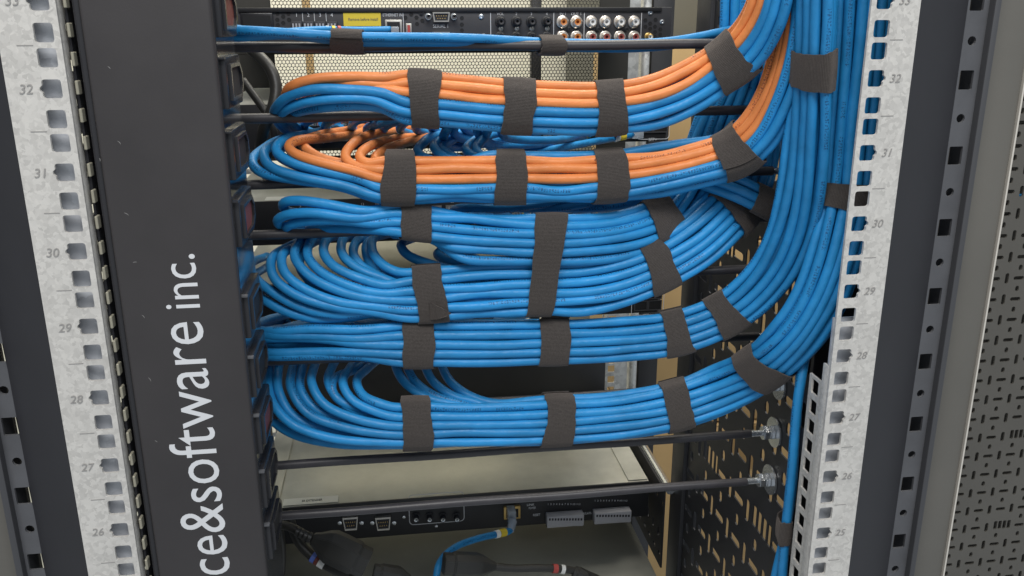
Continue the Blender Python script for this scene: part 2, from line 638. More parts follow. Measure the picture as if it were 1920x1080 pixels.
def rail(xs, y, z0u, z1u, label, group, numbers=True, flange_top=None, material='rail'):
    """xs = +1/-1: which side; square holes three to a unit, number and divider mark stamped on the outer half"""
    t = thing('mounting_rail', (xs * .2325, y, (z0u - .5) * UH), label, 'rail', group)
    xi, xo = xs * .2244, xs * .2552
    lo, hi = min(xi, xo), max(xi, xo)
    cells = []
    for u in range(z0u, z1u + 1):
        zc = u * UH
        edges = [zc - UH / 2, zc - .0079375, zc + .0079375, zc + UH / 2]
        for k, hz in enumerate((-.015875, 0, .015875)):
            hx = xs * .2325
            hole = rrect(hx, zc + hz, .0098, .0098, .0014, 2)
            if k == 1 and numbers:       # the notch that marks the middle hole
                o = hx + xs * .0049
                extra = [(o, zc - .0019), (o + xs * .0013, zc - .0007), (o + xs * .0013, zc + .0007), (o, zc + .0019)]
                if xs > 0:
                    i0 = 12
                    hole = [q for q in hole]
                    # outline runs +x+y, -x+y, -x-y, +x-y: the +x side closes the loop
                    hole = hole + extra
                else:
                    ex = list(reversed(extra))
                    hole = hole[:6] + ex + hole[6:]
            cells.append((rect(lo, hi, edges[k], edges[k + 1]), [hole]))
    obj('face', plate('rail_face', cells, .002, (0, y, 0), (1, 0, 0), (0, 0, 1)), MT[material], t)
    # rolled inner lip and slotted side flange
    zb, zt = (z0u - .5) * UH, (z1u + .5) * UH
    ft = zt if flange_top is None else flange_top
    bm = bmesh.new()
    x0, x1 = sorted((xi, xi + xs * .0018))
    bx(bm, x0 - .0001, x1, y + .0021, y + .0105, zb, ft, .0006, 2)
    obj('lip', bm_mesh(bm, 'lip', .6), MT[material], t)
    cells = []
    u = zb
    while u + UH / 3 <= ft + 1e-6:
        cells.append((rect(y + .0107, y + .027, u, u + UH / 3), [rrect(y + .0185, u + UH / 6, .0098, .0105, .0008, 2)]))
        u += UH / 3
    pl = plate('rail_flange', cells, .0016, (xi + (0 if xs > 0 else 0), 0, 0), (0, -xs, 0), (0, 0, 1)) if False else None
    if xs > 0:
        cells2 = [([(-b, v) for b, v in reversed(o_)], [[(-b, v) for b, v in reversed(h)] for h in hs]) for o_, hs in cells]
        me = plate('rail_flange', cells2, .0016, (xi, 0, 0), (0, -1, 0), (0, 0, 1))
    else:
        me = plate('rail_flange', cells, .0016, (xi, 0, 0), (0, 1, 0), (0, 0, 1))
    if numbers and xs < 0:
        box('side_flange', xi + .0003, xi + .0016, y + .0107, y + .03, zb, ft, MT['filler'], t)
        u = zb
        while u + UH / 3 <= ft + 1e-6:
            box('lit_hole_edge', xi + .0018, xi + .0034, y + .0052, y + .0108, u + .0038, u + .0112, MT['lit_edge'], t, .0004, 1)  # raised tan pieces stand in for the flange's lit hole edges
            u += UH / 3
    else:
        obj('side_flange', me, MT[material], t)
    if numbers:
        for u in range(z0u, z1u + 1):
            text('unit_number', str(u + 28), .0072, (xs * .2452, y - .00025, u * UH), MT['rail_ink'], t, slant=.22)
            zt_ = u * UH + UH / 2
            m0, m1 = sorted((xs * .2385, xs * .2466))
            box('divider_mark', m0, m1, y - .0002, y + .0004, zt_ - .00025, zt_ + .00025, MT['rail_ink'], t)
    return t


rail(-1, 0, -7, 7, 'galvanised numbered mounting rail beside the black lettered power strip', 'numbered mounting rails')
rail(1, 0, -7, 7, 'galvanised numbered mounting rail in front of the upright blue cables', 'numbered mounting rails',
     flange_top=-.008)
rail(1, .597, -18, 6, 'plain galvanised rail carrying the perforated panels beside the cardboard boxes', 'plain far mounting rails',
     numbers=False, material='rail_far')
rail(-1, .597, -18, 6, 'plain galvanised rail carrying the perforated panels behind the black power strip', 'plain far mounting rails',
     numbers=False, material='rail_far')
for xs, lab in ((1, 'narrow pale steel post between far mounting rail and cardboard boxes'),
                (-1, 'narrow pale steel post beside far mounting rail behind the power strip')):
    t = thing('rail_post', (xs * .265, .6, -.85), lab, 'post')
    a, b = sorted((xs * .258, xs * .268))
    box('tube', a, b, .59, .62, -.85, .3, MT['rail_far'], t, .004, 3)
    a, b = sorted((xs * .272, xs * .300))
    box('wing', a, b, .60, .62, -.85, .3, MT['black'], t, .002)
# sheet behind the numbered rails, seen through their square holes
for xs, y, lab in ((-1, .0075, 'plain galvanised sheet behind the holes of the rail beside the power strip'),
                   (1, .0085, 'plain galvanised sheet behind the lower holes of the rail with the hanging blue cable')):
    a, b = sorted((xs * .2272, xs * .2535))
    bm = bmesh.new()
    bx(bm, a, b, y, y + .0015, -.36, .36 if xs < 0 else .024)
    tag(obj('backing_sheet', bm_mesh(bm), MT['backing']), lab, 'sheet')

tag(box('air_baffle', .2475, .30, .080, .0815, -.36, .36, MT['filler']), 'flat black baffle sheet behind the upright blue cables', 'baffle')

# ------------------------------------------------------------------ frame posts outside the rails
def slotted_cells(nu, nv, u0, v0, pitch=.025, pv=None, combs=False, hs=1.):
    pv = pv or pitch
    cells = []
    for j in range(nv):
        for i in range(nu):
            a, b = u0 + i * pitch, v0 + j * pv
            k = min(pitch, pv) / .025 * hs
            holes = [rrect(a + .0068 * k, b + .0065 * k, .0118 * k, .0040 * k, .0018 * k, 2),
                     rrect(a + .0068 * k + pitch / 2, b + .0065 * k, .0042 * k, .0116 * k, .0018 * k, 2),
                     rrect(a + .0068 * k, b + .0065 * k + pv / 2, .0042 * k, .0062 * k, .0020 * k, 2)]
            if combs and j % 5 == 3 and i % 3 == 1:
                holes = [rrect(a + (.004 + .0056 * q) * k, b + .0085 * k, .0042 * k, .0105 * k, .0006 * k, 1) for q in range(4)]
            cells.append((rect(a, a + pitch, b, b + pv), holes))
    return cells


for xs, who in ((1, 'by the grey beige door'), (-1, 'on the power strip side')):
    yq = .045
    # measured on the +x side; mirrored for the other one
    pl_ = P(1774, 292, yq)[0]
    pr_ = P(1813, 292, yq)[0]
    zc = P(1793, 292, yq)[2]
    if xs < 0:
        pl_, pr_ = -P(82, 1057, yq)[0], -P(48, 1057, yq)[0]
        zc = P(42, 930, yq)[2]
    t = thing('frame_post', (xs * (pl_ + pr_) / 2, yq, -.6), 'blue grey post with square and round holes ' + who, 'post', 'frame posts')
    cells = []
    lo, hi = sorted((xs * pl_, xs * pr_))
    mid = (lo + hi) / 2 - xs * .001
    k0 = round((-.6 - zc) / .025)
    for k in range(k0, k0 + 44):
        z = zc + k * .025
        hole = rrect(mid, z, .0098, .0125, .0008, 2) if k % 2 == 0 else circle(mid, z, .0030, 12)
        cells.append((rect(lo, hi, z - .0125, z + .0125), [hole]))
    obj('face', plate('post_face', cells, .002, (0, yq, 0), (1, 0, 0), (0, 0, 1)), MT['post'], t)
    z0, z1 = zc + k0 * .025 - .0125, zc + (k0 + 43) * .025 + .0125
    box('rear_wall', lo, hi, yq + .03, yq + .032, z0, z1, MT['post'], t)
    a, b = sorted((xs * pr_, xs * (pr_ + .0045)))
    box('gasket', a, b, yq - .006, yq + .02, z0, z1, MT['post_dark'], t, .001)
    # black cheek between rail and post
    e = xs * .2556
    f_ = xs * (pl_ - .0004)
    v = [(e, .003, z0), (f_, yq - .001, z0), (f_, yq - .001, z1), (e, .003, z1),
         (e, .006, z0), (f_, yq + .002, z0), (f_, yq + .002, z1), (e, .006, z1)]
    fcs = [(0, 1, 2, 3), (7, 6, 5, 4), (0, 4, 5, 1), (1, 5, 6, 2), (2, 6, 7, 3), (3, 7, 4, 0)]
    me = mesh('cheek', v, fcs)
    bm = bmesh.new()
    bm.from_mesh(me)
    me = bm_mesh(bm)
    tag(obj('air_baffle', me, MT['filler']), 'plain black baffle strip between rail and holed post ' + who, 'baffle', 'baffle strips')

# grey beige door edge and the neighbour's slotted plate
pd0 = P(1828, 292, .052)[0]
pd1 = P(1896, 292, .052)[0]
t = thing('open_door', (pd0, .05, -.6), 'grey beige door edge with a bright sheet rim beside the holed post', 'door')
box('leaf', pd0 - .001, pd1, .053, .075, -.62, .6, MT['beige'], t, .0015)
box('rim', pd1 + .0002, pd1 + .0014, .0515, .075, -.62, .6, MT['beige_edge'], t)
t = thing('open_door', (-.33, .05, -.6), 'dark brown grey door edge beside the holed post at the power strip side', 'door')
box('leaf', -.46, P(48, 1057, .045)[0] - .0047, .055, .08, -.62, .6, MT['beige'], t, .0015)
nx = P(1770, 1000, .45)[0]
t = thing('slotted_plate', (nx, .45, -.9), 'grey beige mounting plate full of slots and round holes', 'plate')
obj('plate', plate('slot_plate', slotted_cells(14, 50, nx - .06, -.82, .0326, .0275, combs=True, hs=1.08), .002, (0, .45, 0), (1, 0, 0), (0, 0, 1)), MT['beige_plate'], t)
zs = P(1860, 645, .43)[2]

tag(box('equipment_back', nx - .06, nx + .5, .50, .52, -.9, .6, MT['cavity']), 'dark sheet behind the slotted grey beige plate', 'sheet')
b0 = P(1885, 372, .46)
cyl_ = cylinder('network_cable', (b0[0] - .05, .465, b0[2]), (b0[0] + .2, .465, b0[2] + .004), .003, MT['blue'], None)
tag(cyl_, 'short blue cable seen through the slots of the grey beige plate', 'cable')

# ------------------------------------------------------------------ black perforated side panels, end posts
PXX = .243
for xs, lab in ((1, 'black perforated side panel that the lacing bars are bolted to'),
                (-1, 'black perforated side panel hidden behind the power strip')):
    t = thing('side_panel', (xs * PXX, .085, -.56), lab, 'panel', 'perforated side panels')
    if xs > 0:
        cells = slotted_cells(6, 23, -.3059, -.2502 - .0107 - 7 * .0437, .0413, .0437, combs=True, hs=1.12)
        me = plate('side_sheet', cells, .0013, (PXX, 0, 0), (0, -1, 0), (0, 0, 1))
    else:
        cells = slotted_cells(6, 23, .0581, -.2502 - .0107 - 7 * .0437, .0413, .0437)
        me = plate('side_sheet', cells, .0022, (-PXX, 0, 0), (0, 1, 0), (0, 0, 1))
    obj('sheet', me, MT['panel'], t)
    a, b = sorted((xs * (PXX - .004), xs * (PXX + .022)))
    box('end_post', a, b, .3063, .345, -.56, .42, MT['panel'], t, .002)


# ------------------------------------------------------------------ power strip with lettering
YF = .004
x0, x1 = -.2150, -.148
pdu = thing('power_strip', ((x0 + x1) / 2, YF, -.36), 'tall black rack power strip with white upright lettering', 'power strip')
bm = bmesh.new()
bx(bm, x0, x1, YF, .066, -.36, .37, .0022, 3)
obj('housing', bm_mesh(bm, 'housing', .6), MT['pdu'], pdu)
box('side_skin', x1 - .0004, x1 + .0003, YF + .004, .0655, -.359, .369, MT['skin'], pdu)
box('edge_trim', x0 - .0045, x0 - .0004, YF + .004, .064, -.36, .37, MT['pdu_side'], pdu, .0015)
tops = [(412, -32), (418, 107), (432, 246), (444, 377), (457, 563), (468, 681), (478, 795), (488, 904), (497, 1010)]
for i, (px, py) in enumerate(tops):
    zt = PX(px, py, x1 + .003)[2]
    hh = .0285
    bm = bmesh.new()
    bx(bm, x1 - .001, x1 + .0034, .012, .060, zt - hh, zt, .0012, 2)
    o = obj('outlet', bm_mesh(bm, 'outlet', .6), MT['pdu_side'], pdu)
    zc = zt - hh / 2
    # raised hexagonal rim round the socket mouth
    out = [(-.019, -.010), (.013, -.010), (.020, -.004), (.020, .004), (.013, .010), (-.019, .010)]
    inn = [(a * .84, b * .8) for a, b in out]
    O_ = (x1 + .0052, .036, zc)
    obj('socket_rim', plate('rim', [(out, [inn])], .003, O_, (0, 1, 0), (0, 0, 1)), MT['pdu_side'], o)
    obj('socket_floor', plate('floor', [(inn, [])], .0006, (x1 + .0037, .036, zc), (0, 1, 0), (0, 0, 1)), MT['dark'] if i % 3 else MT['brown_band'], o)
    box('corner_glint', x1 + .0003, x1 + .0036, .0085, .0118, zt - .0012, zt - .0002, MT['post'] if i > 3 else MT['pdu_side'], o)  # thin slip, paler on the lower outlets, stands in for a corner glint
bx_ = P(367, 500, YF)[0]
for word, size, pa, pb in (('ce&software', .0400, (395, 1078), (345, 604)), ('inc.', .0300, (350, 578), (360, 476))):
    zbot, ztop = P(*pa, YF)[2], P(*pb, YF)[2]
    me, lo, hi = text_mesh(word, size, ztop - zbot, 1, .0001)
    co = np.empty(len(me.vertices) * 3)
    me.vertices.foreach_get('co', co)
    co = co.reshape(-1, 3)
    new = np.stack([bx_ - co[:, 1], YF - .00005 - co[:, 2], zbot + co[:, 0]], 1)
    me.vertices.foreach_set('co', new.ravel())
    me.update()
    obj('lettering', me, MT['print_white'], pdu)
for k, (px, py, rot) in enumerate(((200, 132, .3), (217, 273, .2), (232, 410, .5), (180, 300, -.4), (262, 598, .1), (272, 716, 0), (289, 832, .4), (255, 500, 1.2))):
    c = P(px, py, YF)
    n, r = 7, .0022 + .0006 * (k % 3)
    v, f = [], []
    for i in range(n):              # a shallow curved scuff, thin at both ends
        a = rot + .9 * i / (n - 1)
        w = .00022 * math.sin(math.pi * (i + .3) / n)
        for q in (r - w, r + w):
            v.append((c[0] + q * math.cos(a), YF - .00012, c[2] + q * math.sin(a)))
    for i in range(n - 1):
        f.append((2 * i, 2 * i + 2, 2 * i + 3, 2 * i + 1))
    obj('scuff_mark', mesh('scuff', v, f), MT['scuff'], pdu)


# ------------------------------------------------------------------ lacing bars
RODY = .108
ROD_Z = []
rods = [((440, 89), 'black lacing bar carrying the pair of thin blue cables'),
        ((450, 222), 'black lacing bar under the upper orange and blue bundle'),
        ((470, 347), 'black lacing bar under the lower orange and blue bundle'),
        ((490, 440), 'black lacing bar under the first all blue bundle'),
        ((1350, 507), 'black lacing bar behind the second all blue bundle'),
        ((1410, 631), 'black lacing bar behind the third all blue bundle'),
        (None, 'black lacing bar behind the lowest blue bundle'),
        ((520, 873), 'bare black lacing bar just under the lowest blue bundle'),
        ((520, 968), 'bare black lacing bar crossing the face of the lowest device')]
for q, lab in rods:
    z = P(*q, RODY)[2] if q else -.0665
    ROD_Z.append(z)
    t = thing('lacing_bar', (0, RODY, z), lab, 'bar', 'black lacing bars')
    bm = bmesh.new()
    # slightly sagging sleeve
    n, k = 40, 16
    xa, xb = -.2395, .2215
    v, f = [], []
    for i in range(n + 1):
        x = xa + (xb - xa) * i / n
        dz = .0006 * math.sin(i * .45 + z * 90) * .5
        for j in range(k):
            a = 2 * math.pi * j / k
            v.append((x, RODY + .0034 * math.cos(a), z + dz + .0034 * math.sin(a)))
    for i in range(n):
        for j in range(k):
            f.append((i * k + j, i * k + (j + 1) % k, (i + 1) * k + (j + 1) % k, (i + 1) * k + j))
    f.append(tuple(range(k))[::-1])
    f.append(tuple(n * k + j for j in range(k)))
    obj('sleeve', smooth(mesh('sleeve', v, f), .9), MT['rod'], t)
    # threaded stud with real ridges
    prof = [(.0001, .2216)]
    s = .2216
    while s < .2405:
        prof += [(.0021, s), (.0026, s + .0003)]
        s += .0006
    prof += [(.0001, s)]
    ring_disc('threaded_stud', (0, RODY, z), (1, 0, 0), prof, MT['zinc'], t, 14)
    for s0, r in ((.2335, .0062), (.2385, .0062)):
        bm = bmesh.new()
        cyl(bm, (s0 - .0021, RODY, z), (s0 + .0021, RODY, z), r, None, 6)
        bmesh.ops.bevel(bm, geom=list(bm.edges), offset=.0005, segments=2, affect='EDGES')
        obj('nut', bm_mesh(bm, 'nut', .5), MT['zinc'], t)
    ring_disc('washer', (.2408, RODY, z), (1, 0, 0), [(.0027, 0), (.0125, 0), (.0125, .0016), (.0027, .0016), (.0027, 0)], MT['zinc'], t, 28)


# ------------------------------------------------------------------ perforated panels on the far rails
def perforated(z0, z1, label):
    t = thing('vent_panel', (0, .595, z0), label, 'panel', 'perforated vent panels')
    y = .594
    px_, r = .0043, .00196
    py_ = px_ * math.sqrt(3) / 2
    vs_z0, vs_z1 = z0 + .004, z1 - .004
    rows = int((vs_z1 - vs_z0) / py_)
    cells = []
    n = int(.393 / px_)
    for j in range(rows):
        off = (j % 2) * px_ / 2
        for i in range(n):
            cx, cz = -.190 + off + i * px_ + px_ / 2, vs_z0 + (j + .5) * py_
            cells.append((rect(cx - px_ / 2, cx + px_ / 2, cz - py_ / 2, cz + py_ / 2), [circle(cx, cz, r, 8, .39)]))
    obj('perforated_sheet', plate('perf', cells, .001, (0, y, 0), (1, 0, 0), (0, 0, 1)), MT['mesh_black'], t)
    zt = vs_z0 + rows * py_
    box('frame', -.241, .241, y + .0012, y + .0022, z0, vs_z0 + .0005, MT['mesh_black'], t)
    box('frame', -.241, .241, y + .0012, y + .0022, zt - .0005, z1, MT['mesh_black'], t)
    box('frame', -.241, -.1895, y + .0012, y + .0022, vs_z0, zt, MT['mesh_black'], t)
    box('frame', .2025, .241, y + .0012, y + .0022, vs_z0, zt, MT['mesh_black'], t)


pz1 = P(800, 98, .594)[2] + .006
perforated(pz1 - .0665, pz1, 'perforated black vent panel under the media device')
pz2 = P(800, 13, .594)[2] - .005
perforated(pz2, pz2 + .044, 'perforated black vent panel above the media device')
pz3 = P(900, 268, .594)[2]
perforated(pz3 - .0165, pz3 + .001, 'perforated black vent panel under the first cable loops')
# slim black strut behind the vent panels
sx_ = P(1025, 110, .62)[0]
tag(box('door_strut', sx_ - .007, sx_ + .007, .70, .715, -.8, .4, MT['black'], None, .002), 'slim black upright strut showing through the perforated panels', 'strut')
sx_ = P(580, 110, .9)[0]
tag(box('copper_pipe', sx_ - .006, sx_ + .006, .9, .912, -.8, .5, MT['card'], None, .003), 'thin orange brown upright strip showing through the perforated panels', 'strip')

# ------------------------------------------------------------------ devices
FY = .36


def device(name, ytop, ybot, label, cat, face, top, xr=.218, group=None, depth=.232):
    z1 = P(900, ytop, FY)[2]
    z0 = P(900, ybot, FY)[2]
    t = thing(name, (0, FY, z0), label, cat, group)
    box('chassis', -xr, xr, FY + .0022, FY + depth, z0, z1 - .0002, top, t, .001)
    box('face', -xr, xr, FY, FY + .002, z0, z1, face, t, .0006)
    return t, z0, z1


def F(px, py, d=0):
    return P(px, py, FY - d)


def fbox(name, xa, xb, ya, yb, d, material, t, bev=0, back=.0004):
    """block on a device face given by its corners in the picture, d metres proud"""
    a = P(xa, (ya + yb) / 2, FY)
    b = P(xb, (ya + yb) / 2, FY)
    z1 = P((xa + xb) / 2, ya, FY)[2]
    z0 = P((xa + xb) / 2, yb, FY)[2]
    return box(name, a[0], b[0], FY - d, FY + back, z0, z1, material, t, bev)


def ftext(name, s, px, py, size, material, t, width=None, d=.0003):
    c = F(px, py)
    return text(name, s, size, (c[0], FY - d, c[2]), material, t, width)


def jack(t, px, py, r, insert, name='jack'):
    c = F(px, py)
    o = ring_disc(name, (c[0], FY, c[2]), (0, -1, 0),
                  [(r, 0), (r, .002), (r * .86, .0024), (r * .72, .0024), (r * .72, .009), (r * .6, .0095), (r * .52, .009)],
                  insert[0], t, 20)
    ring_disc('insert', (c[0], FY, c[2]), (0, -1, 0), [(r * .52, .0090), (r * .27, .0086), (r * .25, .004), (0.0001, .004)], insert[1], o, 16)
    return o


def hexvent(t, pts, r=.0021):
    for px, py in pts:
        c = F(px, py)
        ring_disc('vent_hole', (c[0], FY, c[2]), (0, -1, 0), [(r, .0001), (r * .98, .0004), (r * .1, .0003), (.00001, .0003)], MT['dark'], t, 6)


def screw(t, px, py, r=.0024, material='zinc'):
    c = F(px, py)
    ring_disc('screw', (c[0], FY, c[2]), (0, -1, 0), [(r, 0), (r * .9, .0012), (r * .45, .0015), (r * .35, .0007), (.00001, .0007)], MT[material], t, 12)


def dsub(t, xa, xb, ya, yb):
    a, b = F(xa, (ya + yb) / 2), F(xb, (ya + yb) / 2)
    zt, zb = F((xa + xb) / 2, ya)[2], F((xa + xb) / 2, yb)[2]
    cx, cz, w, h = (a[0] + b[0]) / 2, (zt + zb) / 2, b[0] - a[0], zt - zb
    out = [(-w / 2 + h * .12, -h / 2), (w / 2 - h * .12, -h / 2), (w / 2, h / 2), (-w / 2, h / 2)]
    inn = [(p * .86, q * .74) for p, q in out]
    o = obj('serial_port', plate('dsub', [(out, [inn])], .005, (cx, FY - .005, cz), (1, 0, 0), (0, 0, 1)), MT['port_metal'], t)
    obj('insert', plate('dsub_in', [(inn, [])], .001, (cx, FY - .0035, cz), (1, 0, 0), (0, 0, 1)), MT['slot'], o)
    for k in range(5):
        cylinder('pin', (cx + (k - 2) * w * .14, FY - .0048, cz + h * .12), (cx + (k - 2) * w * .14, FY - .003, cz + h * .12), .0005, MT['gold'], o, n=8)
    for k in range(4):
        cylinder('pin', (cx + (k - 1.5) * w * .14, FY - .0048, cz - h * .15), (cx + (k - 1.5) * w * .14, FY - .003, cz - h * .15), .0005, MT['gold'], o, n=8)
    return o


# --- media device with jacks
av, az0, az1 = device('media_device', 14, 94, 'charcoal media device with rows of round audio jacks and a yellow label', 'device', MT['device2'], MT['device2'], xr=.2195)
fbox('top_lip', 447, 1240, 14, 22, .0025, MT['black'], av, .0006)
hexvent(av, [(520, 25), (541, 25), (531, 31), (520, 37), (542, 37), (531, 43), (521, 47),
             (760, 33), (771, 27), (781, 33), (792, 39), (782, 45),
             (866, 34), (866, 46), (866, 57), (1210, 38), (1229, 37), (1219, 44), (1210, 50), (1228, 50), (1238, 55), (1219, 54), (1228, 60), (1238, 65), (1228, 69)])
for px, py in ((1219, 24), (1241, 41), (790, 24), (902, 31)):
    screw(av, px, py, .0026, 'zinc' if px > 800 else 'black')
pl = fbox('power_inlet', 452, 513, 24, 60, .003, MT['pdu_side'], av, .001)
fbox('inlet_mouth', 457, 508, 29, 57, .0035, MT['dark'], pl)
for k, (xa, xb) in enumerate(((547, 567), (569, 589), (591, 611), (613, 633))):
    tb = fbox('speaker_terminal', xa, xb, 40, 56, .004, MT['slot'], av, .0005)
    for q in range(3):
        fbox('clamp', xa + 2 + q * 6, xa + 5 + q * 6, 44, 52, .0046, MT['grey_block'], tb)
    ftext('terminal_number', str(k + 1), xa + 9, 28, .0048, MT['print_white'], av)
for px in (567, 589, 611):
    fbox('divider_line', px, px + 1, 24, 40, .0004, MT['print_white'], av)
ye = fbox('yellow_label', 644, 714, 24, 49, .0006, MT['yellow'], av)
ftext('label_print', 'Remove before install', 681, 36, .0036, MT['ink'], ye, width=.027, d=.0008)
ftext('port_caption', 'ETHERNET IN', 736, 28, .0040, MT['print_white'], av, width=.018)
rj = fbox('network_port', 722, 754, 37, 66, .003, MT['port_metal'], av, .0005)
fbox('port_mouth', 726, 750, 41, 64, .0034, MT['dark'], rj)
fbox('usb_port', 761, 772, 44, 66, .003, MT['port_metal'], av, .0005)
fbox('usb_tongue', 764, 769, 47, 64, .0034, MT['red'], av)
fbox('divider_line', 756, 757, 24, 66, .0004, MT['print_white'], av)
dsub(av, 811, 843, 23, 41)
for px in (803, 851):
    jack(av, px, 31, .0032, (MT['zinc'], MT['slot']), 'jack_screw')
ftext('port_caption', 'SERIAL 1', 826, 49, .0044, MT['print_white'], av, width=.014)
dsub(av, 811, 843, 60, 76)
for px, c in ((938, 'VOL'), (968, '2'), (996, '3'), (1025, '4')):
    jack(av, px, 40, .0050, (MT['black'], MT['slot']), 'mini_jack')
    jack(av, px, 69, .0050, (MT['black'], MT['slot']), 'mini_jack')
    screw(av, px + 1, 54, .0024, 'port_metal')
    ftext('port_caption', c, px, 26, .0036, MT['print_white'], av)
for px in (920, 1038, 1095, 1202):
    fbox('divider_line', px - .6, px + .6, 24, 80, .0004, MT['print_white'], av)
ftext('port_caption', 'OUT', 901, 66, .0040, MT['print_white'], av)
ftext('port_caption', 'IN 1', 1055, 26, .0036, MT['print_white'], av)
ftext('port_caption', 'OUT 1', 1080, 26, .0036, MT['print_white'], av)
for px in (1054, 1080):
    for py in (41, 69):
        jack(av, px, py, .0058, (MT['jack_shell'], MT['copper']), 'audio_jack')
for px in (1108, 1134, 1161, 1188):
    jack(av, px, 41, .0058, (MT['jack_shell'], MT['jack_white']), 'audio_jack')
    jack(av, px, 69, .0058, (MT['jack_shell'], MT['jack_red']), 'audio_jack')
for px in (1067, 1121, 1174):
    screw(av, px, 55, .0026, 'black')
jack(av, 1215, 69, .0040, (MT['gold'], MT['white']), 'coax_jack')


# --- network switches
def port_mesh():
    w, h = .0135, .0115
    out = rect(-w / 2, w / 2, -h / 2, h / 2)
    # keyed mouth
    inn = [(-.0055, -.0042), (-.0032, -.0042), (-.0032, -.0052), (.0032, -.0052), (.0032, -.0042), (.0055, -.0042), (.0055, .0036), (-.0055, .0036)]
    me = plate('port', [(out, [inn])], .003, (0, 0, 0), (1, 0, 0), (0, 0, 1))
    return me


PORT = port_mesh()
PORT.materials.append(MT['port_metal'])
PORT_IN = plate('port_in', [(rect(-.0056, .0056, -.0053, .0037), [])], .0005, (0, .0024, 0), (1, 0, 0), (0, 0, 1))
PORT_IN.materials.append(MT['dark'])


def switch(ytop, ybot, label, ports, sfp=None, num=True):
    t, z0, z1 = device('network_switch', ytop, ybot, label, 'switch', MT['device'], MT['top'], xr=.2195, group='network switches')
    zr = [z1 - .0148, z1 - .0295]
    for i in range(24):
        x = -.176 + i * .0142 + (i // 6) * .0035
        if x < -.16 or x > .17:
            continue
        for r in ports:
            o = bpy.data.objects.new('port', PORT)
            COL.objects.link(o)
            o.parent = t
            o.location = Vector((x, FY - .003, zr[r])) - t.location
            q = bpy.data.objects.new('port_mouth', PORT_IN)
            COL.objects.link(q)
            q.parent = o
        if num:
            text('port_number', str(i * 2 + 1), .0036, (x, FY - .0003, z1 - .0055), MT['print_white'], t)
    if sfp:
        xa, xb, ya, yb = sfp
        c = [F(xa, ya), F(xb, ya), F(xb, yb), F(xa, yb)]
        cx, cz = (c[0][0] + c[1][0]) / 2, (c[0][2] + c[3][2]) / 2
        w, h = c[1][0] - c[0][0], c[0][2] - c[3][2]
        obj('outline_print', plate('outline', [(rrect(cx, cz, w, h, .004, 4), [rrect(cx, cz, w - .0012, h - .0012, .0035, 4)])], .0002,
                                   (0, FY - .0003, 0), (1, 0, 0), (0, 0, 1)), MT['print_white'], t)
        text('port_caption', 'SFP+', .0045, (cx, FY - .0006, cz - h / 2), MT['print_white'], t)
        for a in (-1, 1):
            for b in (-1, 1):
                qx, qz = cx + a * w * .215, cz + b * h * .2 + h * .06
                o = obj('cage', plate('cage', [(rect(-.0074, .0074, -.0056, .0056), [rect(-.0064, .0064, -.0046, .0046)])], .002,
                                      (qx, FY - .002, qz), (1, 0, 0), (0, 0, 1)), MT['post_dark'], t)
                obj('cage_mouth', plate('cm', [(rect(-.0066, .0066, -.0048, .0048), [])], .0005, (qx, FY - .001, qz), (1, 0, 0), (0, 0, 1)), MT['dark'], o)
    return t, z0, z1


sw1, s1z0, s1z1 = switch(190, 272, 'black network switch with orange cables plugged in under the upper bundle', (0, 1), (1195, 1258, 196, 262))
sw2, s2z0, s2z1 = switch(366, 446, 'black network switch above the first all blue bundle', (0, 1))
sw3, s3z0, s3z1 = switch(521, 601, 'black network switch between the second and third all blue bundles', (0, 1), (1185, 1246, 540, 592), num=False)
# printed strip on the second switch's top edge
c0, c1 = P(497, 366, .372), P(562, 366, .372)
box('top_label', c0[0], c1[0], .366, .382, s2z1 - .0001, s2z1 + .0003, MT['label'], sw2)
# --- black blank on the far rails
za, zb = P(950, 640, .592)[2], P(950, 756, .592)[2]
t = thing('blank_panel', (0, .592, zb), 'plain black blank panel filling the far rails under the switches', 'panel')
box('face', -.2415, .222, .588, .592, zb, za, MT['black'], t, .0008)
box('lower_fold', -.2415, .222, .575, .5875, zb, zb + .0015, MT['black'], t)
# --- lowest device
ex, ez0, ez1 = device('extender_device', 926, 992, 'black faced device with a pale sheet top and grey terminal blocks', 'device', MT['device'], MT['top'], xr=.2195)
fbox('face_lip', 540, 1214, 926, 934, .002, MT['black'], ex, .0005)
# folded side edges of the top sheet
for xs in (-1, 1):
    a, b = sorted((xs * .196, xs * .2185))
    box('top_fold', a, b, FY + .004, FY + .23, ez1 + .0003, ez1 + .0012, MT['top'], ex)
lb0, lb1 = P(531, 944, FY + .01), P(634, 934, FY + .01)
la = box('top_label', lb0[0], lb1[0], FY + .004, FY + .018, ez1 + .0004, ez1 + .0008, MT['label'], ex)
mt_, lo, hi = text_mesh('SR EXTENDER', .0055, .022)
co = np.empty(len(mt_.vertices) * 3)
mt_.vertices.foreach_get('co', co)
co = co.reshape(-1, 3)
mt_.vertices.foreach_set('co', np.stack([co[:, 0] + lb0[0] + .02, co[:, 1] + FY + .009, co[:, 2] + ez1 + .001], 1).ravel())
obj('label_print', mt_, MT['ink'], ex)
for xa, xb in ((643, 672), (704, 733)):
    dsub(ex, xa, xb, 966, 990)
    for px in (xa - 6, xb + 6):
        screw(ex, px, 980, .0026)
ce_ = [F(765, 925), F(870, 925), F(870, 988), F(765, 988)]
cx, cz, w, h = (ce_[0][0] + ce_[1][0]) / 2, (ce_[0][2] + ce_[3][2]) / 2, ce_[1][0] - ce_[0][0], ce_[0][2] - ce_[3][2]
obj('outline_print', plate('outline', [(rrect(cx, cz, w, h * .9, .005, 4), [rrect(cx, cz, w - .0016, h * .9 - .0016, .0042, 4)])], .0002,
                           (0, FY - .0004, 0), (1, 0, 0), (0, 0, 1)), MT['print_white'], ex)
